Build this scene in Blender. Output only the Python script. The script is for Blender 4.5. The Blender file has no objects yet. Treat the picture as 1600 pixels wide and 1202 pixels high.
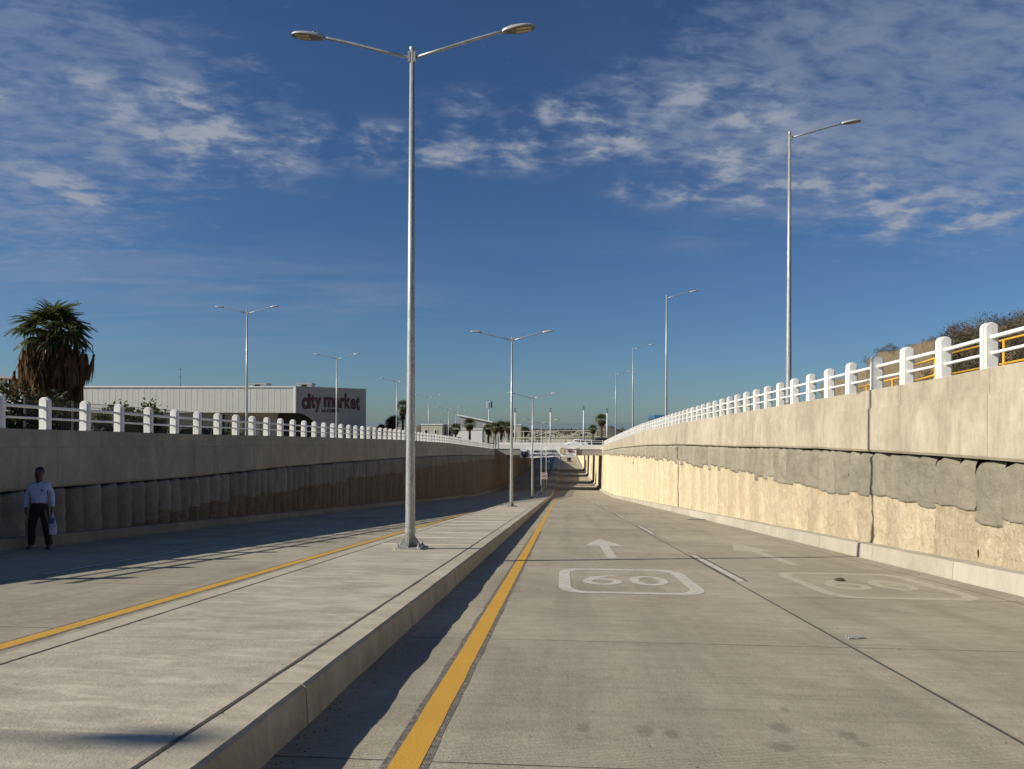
import bpy, bmesh, math, random
from mathutils import Vector, Matrix, noise
random.seed(7)
R = math.radians
S = bpy.context.scene
C = S.collection
# ------------------------------------------------------------------ camera
cam = bpy.data.cameras.new('camera'); camo = bpy.data.objects.new('camera', cam); C.objects.link(camo)
cam.sensor_width = 36.0; cam.lens = 1150.0 / 1600.0 * 36.0
cam.shift_y = 59.0 / 1600.0
cam.clip_start = 0.05; cam.clip_end = 30000
YAW = R(4.03)
camo.matrix_world = (Matrix.Translation((0, 0, 1.5)) @ Matrix.Rotation(YAW, 4, 'Z') @
                     Matrix.Rotation(R(90), 4, 'X') @ Matrix.Rotation(0.004, 4, 'Z'))
S.camera = camo
# ------------------------------------------------------------------ light
EL, AZX, AZY = R(28.5), -0.961, -0.276          # direction towards the sun
sun_dir = Vector((AZX * math.cos(EL), AZY * math.cos(EL), math.sin(EL))).normalized()
sl = bpy.data.lights.new('sun', 'SUN'); so = bpy.data.objects.new('sun', sl); C.objects.link(so)
sl.energy = 5.0; sl.angle = R(0.53); sl.color = (1.0, 0.945, 0.80)
so.rotation_euler = sun_dir.to_track_quat('Z', 'Y').to_euler()
S.view_settings.view_transform = 'Standard'; S.view_settings.look = 'None'
S.view_settings.gamma = 1.0; S.view_settings.use_curve_mapping = False
S.view_settings.exposure = 0.36
W = bpy.data.worlds.new('World'); S.world = W; W.use_nodes = True

class NT:
    """small node-tree writer"""
    def __init__(s, tree): s.t = tree; s.n = tree.nodes; s.l = tree.links
    def node(s, typ, **kw):
        n = s.n.new(typ)
        for k, v in kw.items(): setattr(n, k, v)
        return n
    def put(s, sock, v):
        if hasattr(v, 'is_linked') or isinstance(v, bpy.types.NodeSocket): s.l.new(v, sock)
        elif isinstance(v, (tuple, list)) and len(v) == 3 and sock.type == 'RGBA': sock.default_value = (*v, 1)
        else: sock.default_value = v
    def m(s, op, a, b=0.0, c=None, clamp=False):
        n = s.node('ShaderNodeMath', operation=op, use_clamp=clamp)
        s.put(n.inputs[0], a); s.put(n.inputs[1], b)
        if c is not None: s.put(n.inputs[2], c)
        return n.outputs[0]
    def v(s, op, a, b=None):
        n = s.node('ShaderNodeVectorMath', operation=op); s.put(n.inputs[0], a)
        if b is not None: s.put(n.inputs[1], b)
        return n.outputs['Value'] if op in ('LENGTH', 'DOT_PRODUCT', 'DISTANCE') else n.outputs[0]
    def mix(s, f, a, b, mode='MIX'):
        n = s.node('ShaderNodeMix', data_type='RGBA', blend_type=mode)
        s.put(n.inputs[0], f); s.put(n.inputs[6], a); s.put(n.inputs[7], b)
        return n.outputs[2]
    def noise(s, vec, scale, detail=4, rough=0.55, dist=0.0):
        n = s.node('ShaderNodeTexNoise'); s.put(n.inputs['Vector'], vec)
        n.inputs['Scale'].default_value = scale; n.inputs['Detail'].default_value = detail
        n.inputs['Roughness'].default_value = rough; n.inputs['Distortion'].default_value = dist
        return n.outputs[0]
    def smooth(s, x, a, b, lo=0.0, hi=1.0):
        n = s.node('ShaderNodeMapRange', interpolation_type='SMOOTHSTEP'); s.put(n.inputs[0], x)
        for i, q in enumerate((a, b, lo, hi)): n.inputs[i + 1].default_value = q
        return n.outputs[0]
    def scaled(s, vec, sc): return s.v('MULTIPLY', vec, sc)
    def xyz(s, vec):
        n = s.node('ShaderNodeSeparateXYZ'); s.put(n.inputs[0], vec); return n.outputs
    def comb(s, x, y, z):
        n = s.node('ShaderNodeCombineXYZ')
        for i, q in enumerate((x, y, z)): s.put(n.inputs[i], q)
        return n.outputs[0]

def pixel_dir(px, py):       # direction of a patch of sky, given as photo coordinates
    a, b = (px - 800) / 1150.0, -(py - 660) / 1150.0
    fx, fy = -math.sin(YAW), math.cos(YAW)
    return Vector((fx + a * math.cos(YAW), fy + a * math.sin(YAW), b)).normalized()

w = NT(W.node_tree); w.n.clear()
sky = w.node('ShaderNodeTexSky', sky_type='NISHITA', sun_disc=False)
sky.sun_elevation = EL; sky.sun_rotation = math.atan2(AZX, AZY)
sky.air_density = 1.0; sky.dust_density = 0.25; sky.ozone_density = 3.0; sky.altitude = 0
g = w.node('ShaderNodeTexCoord').outputs['Generated']
d = w.v('NORMALIZE', g)
dx, dy, dz = w.xyz(d)
zz = w.m('ADD', w.m('MAXIMUM', dz, 0.0), 0.16)
pl = w.comb(w.m('DIVIDE', dx, zz), w.m('DIVIDE', dy, zz), 0.0)
rot = w.node('ShaderNodeVectorRotate', rotation_type='Z_AXIS'); w.put(rot.inputs['Vector'], pl); rot.inputs['Angle'].default_value = R(-14)
plr = rot.outputs[0]
ripple = w.noise(w.scaled(plr, (1.0, 1.7, 1)), 13.0, 6, 0.6, 0.35)
puff = w.noise(w.scaled(plr, (1.15, 1.1, 1)), 5.6, 7, 0.58, 0.15)
lump = w.noise(plr, 1.9, 3, 0.5, 0.2)
veil = w.noise(w.scaled(plr, (0.5, 1.6, 1)), 2.2, 7, 0.62, 0.9)
def patches(L):
    tot = None
    for px, py, sh, sv, amp in L:
        c = pixel_dir(px, py)
        q = w.v('MULTIPLY', w.v('SUBTRACT', d, tuple(c)), (1 / sh, 1 / sh, 1 / sv))
        e = w.m('MULTIPLY', w.m('EXPONENT', w.m('MULTIPLY', w.v('DOT_PRODUCT', q, q), -0.8)), amp)
        tot = e if tot is None else w.m('ADD', tot, e)
    return tot
# solid puffs, then fields of ripples, then thin veils
p1 = patches([(350, 252, .105, .028, 1.0), (300, 165, .06, .026, .95), (635, 235, .07, .026, 1.05), (505, 207, .034, .016, .95), (430, 195, .03, .014, .8), (835, 228, .075, .028, .95),
              (885, 168, .035, .02, .7), (1060, 283, .075, .028, .95), (1200, 258, .07, .035, .75), (1330, 285, .10, .035, .6), (1500, 335, .13, .03, .8), (150, 320, .06, .02, .6), (60, 265, .07, .03, .5), (700, 170, .05, .02, .35), (980, 150, .06, .03, .45), (775, 235, .05, .02, .8), (960, 215, .05, .022, .7), (860, 200, .045, .02, .7), (740, 150, .05, .016, .5), (1000, 290, .03, .015, .6), (560, 215, .03, .015, .7), (150, 140, .07, .02, .6), (60, 160, .07, .02, .6), (1120, 140, .08, .025, .6), (1180, 180, .07, .025, .6)])
p2 = patches([(60, 230, .16, .11, .8), (200, 150, .12, .06, .6), (90, 50, .14, .045, .7), (1180, 120, .14, .07, .8), (1450, 90, .22, .10, 1.0), (1580, 250, .16, .09, .9), (1250, 220, .12, .05, .7), (950, 190, .10, .04, .5), (720, 190, .10, .035, .35), (20, 350, .10, .05, .5), (400, 220, .10, .05, .3)])
p3 = patches([(370, 450, .17, .028, 1.3), (520, 465, .14, .016, .7), (1500, 110, .26, .13, 1.0), (1450, 290, .20, .055, .7), (60, 270, .18, .14, .55), (480, 545, .2, .02, .35), (1075, 372, .03, .010, .9), (130, 480, .2, .05, .3), (700, 400, .3, .02, .2), (480, 80, .2, .05, .15)])
# the same high cloud goes on behind the camera and overhead
wide = w.smooth(w.noise(pl, 0.5, 3, 0.5), 0.50, 0.68)
out_ = w.smooth(dy, 0.62, 0.35)
p2 = w.m('ADD', p2, w.m('MULTIPLY', w.m('MULTIPLY', wide, out_), 0.5))
c1 = w.m('MULTIPLY', w.smooth(w.m('ADD', w.m('MULTIPLY', puff, 0.80), w.m('MULTIPLY', ripple, 0.20)), 0.43, 0.66), w.smooth(p1, 0.10, 0.95))
c2 = w.smooth(w.m('ADD', w.m('ADD', w.m('MULTIPLY', ripple, 0.75), w.m('MULTIPLY', puff, 0.30)), w.m('MULTIPLY', w.m('MINIMUM', p2, 1.1), 0.30)), 0.64, 0.98)
c3 = w.m('MULTIPLY', w.smooth(veil, 0.30, 0.75), w.m('MINIMUM', p3, 1.0))
cov = w.m('ADD', w.m('MULTIPLY', c1, 0.78), w.m('ADD', w.m('MULTIPLY', c2, 0.40), w.m('MULTIPLY', c3, 0.40)))
cov = w.m('MINIMUM', cov, 0.82)
skyc = w.mix(1.0, sky.outputs[0], (0.405, 0.57, 0.775), 'MULTIPLY')
cloudc = w.mix(w.smooth(c1, 0.2, 1.0), (2.9, 3.45, 4.6), (4.1, 4.4, 5.0))
out = w.mix(cov, skyc, cloudc)
bg = w.node('ShaderNodeBackground'); w.put(bg.inputs[0], out); bg.inputs[1].default_value = 0.070
wo = w.node('ShaderNodeOutputWorld'); w.l.new(bg.outputs[0], wo.inputs[0])

# ------------------------------------------------------------------ materials
def mat(name):
    m = bpy.data.materials.new(name); m.use_nodes = True
    t = NT(m.node_tree); b = t.n['Principled BSDF']
    pos = t.node('ShaderNodeNewGeometry').outputs['Position']
    return m, t, b, pos
def bump(t, b, h, dist, strength=1.0):
    n = t.node('ShaderNodeBump'); n.inputs['Strength'].default_value = strength
    n.inputs['Distance'].default_value = dist; t.put(n.inputs['Height'], h); t.l.new(n.outputs[0], b.inputs['Normal'])
def plain(name, col, rough=0.6, metal=0.0, var=0.12, scale=6.0, bmp=0.0):
    m, t, b, pos = mat(name)
    n = t.noise(pos, scale, 5, 0.6)
    k = t.smooth(n, 0.25, 0.75)
    lo = tuple(c * (1 - var) for c in col); hi = tuple(min(1, c * (1 + var)) for c in col)
    t.put(b.inputs['Base Color'], t.mix(k, lo, hi))
    b.inputs['Roughness'].default_value = rough; b.inputs['Metallic'].default_value = metal
    if bmp: bump(t, b, t.noise(pos, scale * 6, 5, 0.6), bmp)
    return m
def concrete(name, lo, hi, streak=0.0, tine=False, lane=0.0, sweep=0.0, fine=0.004, rnd=0.06, big=0.5, stains=(), rough=0.85, blotch=0.0):
    m, t, b, pos = mat(name)
    n1 = t.noise(pos, big, 6, 0.6, 0.3); n2 = t.noise(t.scaled(pos, (1.0, 1.6, 1.0)), 4.0, 6, 0.65)
    n3 = t.noise(pos, 55.0, 3, 0.7)
    k = t.m('ADD', t.m('MULTIPLY', n1, 0.55), t.m('ADD', t.m('MULTIPLY', n2, 0.3), t.m('MULTIPLY', n3, 0.25)))
    col = t.mix(t.smooth(k, 0.36, 0.74), lo, hi)
    if tine:                                   # drag marks across the lane: long in X
        dr = t.noise(t.scaled(pos, (0.5, 9.0, 1.0)), 1.6, 5, 0.6)
        col = t.mix(t.smooth(dr, 0.35, 0.75, 0.0, 0.35), col, tuple(c * 0.72 for c in lo))
    if lane:                                   # tyre-polished bands and drips that run with the lane
        ln = t.noise(t.scaled(pos, (1.5, 0.05, 1.0)), 1.5, 5, 0.6)
        col = t.mix(t.smooth(ln, 0.46, 0.70, 0.0, lane), col, tuple(c * 0.62 for c in lo))
        sp = t.noise(pos, 120.0, 2, 0.6)
        col = t.mix(t.smooth(sp, 0.60, 0.75, 0.0, 0.4), col, tuple(min(1, c * 1.3) for c in hi))
    if sweep:                                  # broom finish: soft pale sweeps across the slab
        sw_ = t.noise(t.scaled(pos, (0.9, 3.2, 1.0)), 1.8, 6, 0.68, 0.6)
        col = t.mix(t.smooth(sw_, 0.48, 0.70, 0.0, sweep), col, tuple(min(1, c * 1.28) for c in hi))
        col = t.mix(t.smooth(sw_, 0.50, 0.30, 0.0, sweep * .8), col, tuple(c * 0.78 for c in lo))
    if streak:
        st = t.noise(t.scaled(pos, (2.2, 2.2, 0.16)), 2.2, 6, 0.65)
        col = t.mix(t.smooth(st, 0.50, 0.78, 0.0, streak), col, tuple(c * 0.55 for c in lo))
        st2 = t.noise(t.scaled(pos, (1.1, 1.1, 0.45)), 1.7, 5, 0.6)
        col = t.mix(t.smooth(st2, 0.52, 0.75, 0.0, streak * 0.9), col, tuple(min(1, c * 1.25) for c in hi))
    if blotch:
        bl = t.noise(pos, 1.3, 5, 0.7, 0.8)
        col = t.mix(t.smooth(bl, 0.55, 0.70, 0.0, blotch), col, tuple(c * 0.6 for c in lo))
    for sx, sy, r1, r2 in stains:
        q = t.v('MULTIPLY', t.v('SUBTRACT', pos, (sx, sy, 0)), (1 / r1, 1 / r2, 0))
        ds = t.m('ADD', t.v('LENGTH', q), t.m('MULTIPLY', t.m('SUBTRACT', t.noise(pos, 22, 4, 0.7), 0.5), 1.6))
        col = t.mix(t.smooth(ds, 1.25, 0.5, 0.0, 0.42), col, (0.10, 0.085, 0.065))
    if rnd:
        oi = t.node('ShaderNodeObjectInfo').outputs['Random']
        br = t.smooth(oi, 0, 1, 1 - rnd, 1 + rnd)
        col = t.mix(1.0, col, t.comb(br, br, br), 'MULTIPLY')
    t.put(b.inputs['Base Color'], col); b.inputs['Roughness'].default_value = rough
    b.inputs['Specular IOR Level'].default_value = 0.3
    h = t.m('ADD', t.m('MULTIPLY', n3, 0.7), t.m('MULTIPLY', t.noise(pos, 16, 5, 0.65), 0.8))
    if tine:
        wv = t.node('ShaderNodeTexWave', bands_direction='Y'); t.put(wv.inputs[0], pos)
        wv.inputs['Scale'].default_value = 14.0; wv.inputs['Distortion'].default_value = 2.5; wv.inputs['Detail'].default_value = 3
        h = t.m('ADD', h, t.m('MULTIPLY', wv.outputs[1], 0.5))
    bump(t, b, h, fine)
    return m
STAINS = [(1.35, 4.70, .065, .10), (1.27, 4.36, .09, .09), (1.73, 4.60, .06, .09), (.50, 4.56, .06, .11), (.66, 4.52, .05, .09), (.13, 4.60, .05, .10), (1.5, 5.1, .03, .05), (1.75, 4.45, .05, .05)]
M = {}
M['road'] = concrete('road concrete', (0.275, 0.24, 0.18), (0.43, 0.38, 0.295), tine=True, lane=0.32, fine=0.007, stains=STAINS, blotch=0.22)
M['median'] = concrete('median concrete', (0.285, 0.252, 0.198), (0.465, 0.415, 0.328), sweep=0.5, fine=0.0055, blotch=0.2, big=0.9)
M['lit_ridge'] = concrete('sunlit ridge concrete', (0.46, 0.41, 0.33), (0.58, 0.53, 0.44), fine=0.003)  # paler tone stands in for sun caught on the median ridges
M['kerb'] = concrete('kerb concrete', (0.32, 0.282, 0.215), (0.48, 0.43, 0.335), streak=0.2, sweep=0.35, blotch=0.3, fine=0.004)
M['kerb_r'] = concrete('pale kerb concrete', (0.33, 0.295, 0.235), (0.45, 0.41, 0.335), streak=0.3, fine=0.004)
M['beam'] = concrete('cast wall concrete', (0.31, 0.265, 0.195), (0.49, 0.43, 0.325), streak=0.5, blotch=0.16, fine=0.008, rnd=0.05, big=0.8)
M['shot'] = concrete('sprayed concrete', (0.26, 0.23, 0.172), (0.39, 0.35, 0.27), streak=0.2, blotch=0.22, fine=0.06, rnd=0.09, big=1.1)
M['kerb_l'] = concrete('shaded kerb concrete', (0.15, 0.132, 0.105), (0.24, 0.215, 0.175), streak=0.3, blotch=0.3)  # left kerb tone lowered to sit as dark as the shaded road
M['beam_l'] = concrete('shaded wall concrete', (0.25, 0.22, 0.175), (0.38, 0.345, 0.28), streak=0.5, blotch=0.2, fine=0.008, rnd=0.05, big=0.8)  # darker copy of the wall concrete for the shaded left beam
M['shotl'] = concrete('shaded sprayed concrete', (0.16, 0.143, 0.12), (0.27, 0.245, 0.21), streak=0.3, fine=0.03, rnd=0.10)  # shade on the left piles put into a darker sprayed-concrete colour
M['sealant'] = plain('joint sealant', (0.055, 0.05, 0.042), 0.9, var=0.3, scale=20)
M['bridge'] = concrete('bridge concrete', (0.26, 0.24, 0.21), (0.36, 0.33, 0.29), streak=0.3, rnd=0)
M['dark'] = plain('dark joint', (0.07, 0.062, 0.05), 0.95)
def grimy_white():
    m, t, b, pos = mat('white paint')
    n = t.noise(t.scaled(pos, (5, 5, 0.9)), 2.5, 6, 0.65); f = t.noise(pos, 30, 4, 0.65)
    col = t.mix(t.smooth(n, 0.52, 0.74, 0.0, 0.45), (0.82, 0.80, 0.765), (0.55, 0.51, 0.45))
    col = t.mix(t.smooth(f, 0.66, 0.74, 0.0, 0.5), col, (0.45, 0.40, 0.33))
    oi = t.node('ShaderNodeObjectInfo').outputs['Random']; br = t.smooth(oi, 0, 1, 0.93, 1.04)
    t.put(b.inputs['Base Color'], t.mix(1.0, col, t.comb(br, br, br), 'MULTIPLY')); b.inputs['Roughness'].default_value = 0.5
    bump(t, b, f, 0.002); return m
M['white'] = grimy_white()
M['rail'] = plain('white rail paint', (0.78, 0.77, 0.75), 0.4, var=0.04, scale=3)
def rock(name, lo, hi, dk, dist=0.05):
    m, t, b, pos = mat(name)
    n1 = t.noise(pos, 1.3, 8, 0.68, 0.6); n2 = t.noise(t.scaled(pos, (1, 1, 0.55)), 7.5, 8, 0.7, 0.8)
    k = t.m('ADD', t.m('MULTIPLY', n1, 0.45), t.m('MULTIPLY', n2, 0.6))
    col = t.mix(t.smooth(k, 0.38, 0.68), lo, hi)
    pit = t.smooth(t.noise(pos, 11, 4, 0.6, 1.2), 0.60, 0.72, 0.0, 0.6)
    col = t.mix(pit, col, dk)
    oi = t.node('ShaderNodeObjectInfo').outputs['Random']; br = t.smooth(oi, 0, 1, 0.9, 1.08)
    col = t.mix(1.0, col, t.comb(br, br, br), 'MULTIPLY')
    t.put(b.inputs['Base Color'], col); b.inputs['Roughness'].default_value = 0.95; b.inputs['Specular IOR Level'].default_value = 0.15
    h = t.m('ADD', t.m('MULTIPLY', n2, 1.0), t.m('ADD', t.m('MULTIPLY', t.noise(pos, 17, 6, 0.72, 1.5), 0.8), t.m('MULTIPLY', t.noise(pos, 48, 4, 0.7, 0.6), 0.35)))
    bump(t, b, h, dist)
    return m
M['earth'] = rock('yellow earth', (0.62, 0.495, 0.325), (0.81, 0.68, 0.485), (0.42, 0.315, 0.19), 0.09)
M['earthl'] = rock('shaded brown earth', (0.15, 0.115, 0.085), (0.225, 0.175, 0.13), (0.09, 0.065, 0.045), 0.04)  # brown of its own, lowered further to deepen the left side's shade
M['bank'] = rock('bank rock', (0.40, 0.30, 0.185), (0.56, 0.44, 0.30), (0.17, 0.115, 0.07), 0.25)
M['ground'] = rock('dusty ground', (0.22, 0.18, 0.13), (0.33, 0.28, 0.21), (0.15, 0.12, 0.08), 0.05)
M['street'] = plain('street asphalt', (0.10, 0.095, 0.088), 0.9, var=0.2, scale=2, bmp=0.003)
def paint(name, col, base, keep, sc=9.0):
    m, t, b, pos = mat(name)
    n = t.m('ADD', t.m('MULTIPLY', t.noise(t.scaled(pos, (1, 1.4, 1)), sc, 7, 0.7), 0.6), t.m('MULTIPLY', t.noise(pos, 90, 2, 0.6), 0.4))
    k = t.smooth(n, 0.5 - keep, 0.62 - keep + 0.06)
    v = t.noise(pos, 2.0, 4, 0.6)
    c2 = t.mix(v, tuple(c * 0.85 for c in col), tuple(min(1, c * 1.12) for c in col))
    t.put(b.inputs['Base Color'], t.mix(k, base, c2)); b.inputs['Roughness'].default_value = 0.75
    bump(t, b, t.noise(pos, 70, 3, 0.7), 0.003)
    return m
M['yellow'] = paint('yellow road paint', (0.53, 0.285, 0.03), (0.36, 0.24, 0.09), 0.24)
M['primer'] = paint('dark line border', (0.10, 0.09, 0.074), (0.27, 0.235, 0.18), 0.13, 16.0)
M['wpaint'] = paint('white road paint', (0.56, 0.53, 0.48), (0.34, 0.30, 0.24), 0.11)
M['ghost'] = paint('worn road paint', (0.52, 0.48, 0.41), (0.36, 0.315, 0.24), 0.05)
M['black'] = paint('black road paint', (0.06, 0.055, 0.05), (0.16, 0.14, 0.11), 0.15)
def galv():
    m, t, b, pos = mat('galvanised steel')
    v = t.noise(t.scaled(pos, (6, 6, 1.0)), 3.0, 5, 0.7); f = t.noise(pos, 26, 3, 0.6)
    k = t.m('ADD', t.m('MULTIPLY', v, 0.6), t.m('MULTIPLY', f, 0.4))
    t.put(b.inputs['Base Color'], t.mix(t.smooth(k, 0.35, 0.68), (0.27, 0.275, 0.275), (0.52, 0.52, 0.51)))
    b.inputs['Metallic'].default_value = 0.4
    t.put(b.inputs['Roughness'], t.smooth(k, 0.3, 0.7, 0.52, 0.38))
    return m
M['galv'] = galv()
M['head'] = plain('lamp housing', (0.42, 0.42, 0.41), 0.45, 0.2)
M['lens'] = plain('led panel', (0.42, 0.36, 0.22), 0.3, 0.0, 0.2, 30)
M['headdark'] = plain('lamp underside', (0.13, 0.12, 0.11), 0.5)
M['hand_yellow'] = plain('yellow handrail paint', (0.62, 0.33, 0.03), 0.45)
M['panel'] = plain('ribbed cladding', (0.55, 0.54, 0.51), 0.6, var=0.04, scale=0.6)
M['panel2'] = plain('grey sign wall', (0.31, 0.295, 0.28), 0.7, var=0.05, scale=0.5)
M['trim'] = plain('white trim', (0.78, 0.77, 0.75), 0.5)
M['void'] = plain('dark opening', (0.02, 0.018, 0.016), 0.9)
M['maroon'] = plain('maroon letters', (0.10, 0.014, 0.028), 0.5)
M['blackp'] = plain('black letters', (0.015, 0.015, 0.015), 0.5)
M['glass'] = plain('dark glass', (0.02, 0.025, 0.03), 0.08)
M['cream'] = plain('cream render', (0.50, 0.46, 0.38), 0.8)
M['houseg'] = plain('grey render', (0.36, 0.36, 0.35), 0.8)
M['steel_teal'] = plain('teal steel', (0.05, 0.13, 0.14), 0.5)
M['truss'] = plain('cream truss paint', (0.58, 0.55, 0.40), 0.6)
M['wire'] = plain('dark wire', (0.03, 0.03, 0.028), 0.6)
M['banner'] = plain('banner cloth', (0.84, 0.83, 0.86), 0.7, var=0.06, scale=1.5)
M['gold'] = plain('tan emblem', (0.45, 0.36, 0.22), 0.6, var=0.3, scale=8)
M['navy'] = plain('dark blue print', (0.02, 0.03, 0.06), 0.6)
M['carw'] = plain('white car paint', (0.78, 0.78, 0.78), 0.2, 0.0, 0.02)
M['card'] = plain('dark car paint', (0.03, 0.032, 0.036), 0.2, 0.0, 0.05)
M['carg'] = plain('grey car paint', (0.10, 0.12, 0.13), 0.25, 0.2, 0.05)
M['busb'] = plain('blue bus paint', (0.03, 0.11, 0.24), 0.3, 0.0, 0.05)
M['rubber'] = plain('tyre rubber', (0.02, 0.02, 0.02), 0.9)
M['rim'] = plain('wheel rim', (0.5, 0.5, 0.5), 0.35, 0.7)
M['lampred'] = plain('red lamp', (0.35, 0.02, 0.015), 0.3)
M['lampw'] = plain('clear lamp', (0.7, 0.7, 0.68), 0.15)
def leafmat(name, lo, hi, trans=0.25):
    m, t, b, pos = mat(name)
    n = t.noise(pos, 1.6, 4, 0.6); oi = t.node('ShaderNodeObjectInfo').outputs['Random']
    f = t.noise(pos, 19, 3, 0.6)
    k = t.m('ADD', t.m('MULTIPLY', n, 0.4), t.m('ADD', t.m('MULTIPLY', oi, 0.25), t.m('MULTIPLY', f, 0.4)))
    t.put(b.inputs['Base Color'], t.mix(t.smooth(k, 0.3, 0.75), lo, hi)); b.inputs['Roughness'].default_value = 0.6
    b.inputs['Specular IOR Level'].default_value = 0.25
    tr = t.node('ShaderNodeBsdfTranslucent'); t.put(tr.inputs[0], hi)
    ms = t.node('ShaderNodeMixShader'); ms.inputs[0].default_value = trans
    t.l.new(b.outputs[0], ms.inputs[1]); t.l.new(tr.outputs[0], ms.inputs[2])
    t.l.new(ms.outputs[0], t.n['Material Output'].inputs[0])
    return m
M['frond'] = leafmat('palm frond', (0.03, 0.042, 0.014), (0.125, 0.135, 0.045))
M['dead'] = leafmat('dead frond', (0.065, 0.035, 0.018), (0.21, 0.125, 0.06))
M['trunk'] = plain('palm trunk', (0.10, 0.075, 0.05), 0.95, var=0.35, scale=9, bmp=0.04)
M['ivy'] = leafmat('ivy leaves', (0.012, 0.018, 0.008), (0.05, 0.055, 0.022))
M['bushg'] = leafmat('green shrub', (0.02, 0.032, 0.010), (0.10, 0.115, 0.03))
M['busho'] = leafmat('orange shrub', (0.05, 0.035, 0.012), (0.24, 0.11, 0.03))
M['bougain'] = leafmat('red bracts', (0.09, 0.015, 0.02), (0.26, 0.05, 0.05))
M['dry'] = leafmat('dry twigs', (0.045, 0.034, 0.026), (0.15, 0.115, 0.082), 0.1)
M['dryg'] = leafmat('dusty leaves', (0.04, 0.042, 0.02), (0.12, 0.11, 0.055), 0.15)
M['twig'] = plain('bare wood', (0.13, 0.105, 0.085), 0.9)
M['hill'] = rock('far hill scrub', (0.075, 0.075, 0.062), (0.14, 0.13, 0.11), (0.045, 0.045, 0.04), 0.5)
M['sea'] = plain('sea water', (0.15, 0.195, 0.22), 0.7, var=0.1, scale=0.01)
M['scrub'] = leafmat('far scrub', (0.05, 0.055, 0.035), (0.16, 0.15, 0.10))
M['skin'] = plain('skin', (0.09, 0.045, 0.03), 0.55)
M['hair'] = plain('black hair', (0.012, 0.01, 0.009), 0.6)
M['shirt'] = plain('pale blue shirt', (0.42, 0.47, 0.66), 0.8, var=0.1, scale=9, bmp=0.01)
M['trouser'] = plain('black trousers', (0.014, 0.013, 0.014), 0.85)
M['shoe'] = plain('black shoes', (0.012, 0.011, 0.011), 0.4)
M['bag'] = plain('plastic bag', (0.52, 0.54, 0.66), 0.45, var=0.25, scale=14, bmp=0.02)
M['blueprint'] = plain('blue print', (0.06, 0.10, 0.36), 0.5)
M['umb'] = plain('brown cloth', (0.20, 0.11, 0.05), 0.7)
M['jacket'] = plain('dark jacket', (0.02, 0.02, 0.024), 0.8)
M['alu'] = plain('bare aluminium', (0.75, 0.75, 0.75), 0.3, 0.7, bmp=0.01)
M['stone'] = plain('brown stone', (0.09, 0.06, 0.035), 0.9, bmp=0.02)
M['signw'] = plain('sign white', (0.62, 0.58, 0.52), 0.5)
M['signr'] = plain('sign red', (0.35, 0.05, 0.04), 0.5)
M['plastic_w'] = plain('antenna white', (0.62, 0.64, 0.66), 0.5)

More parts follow.
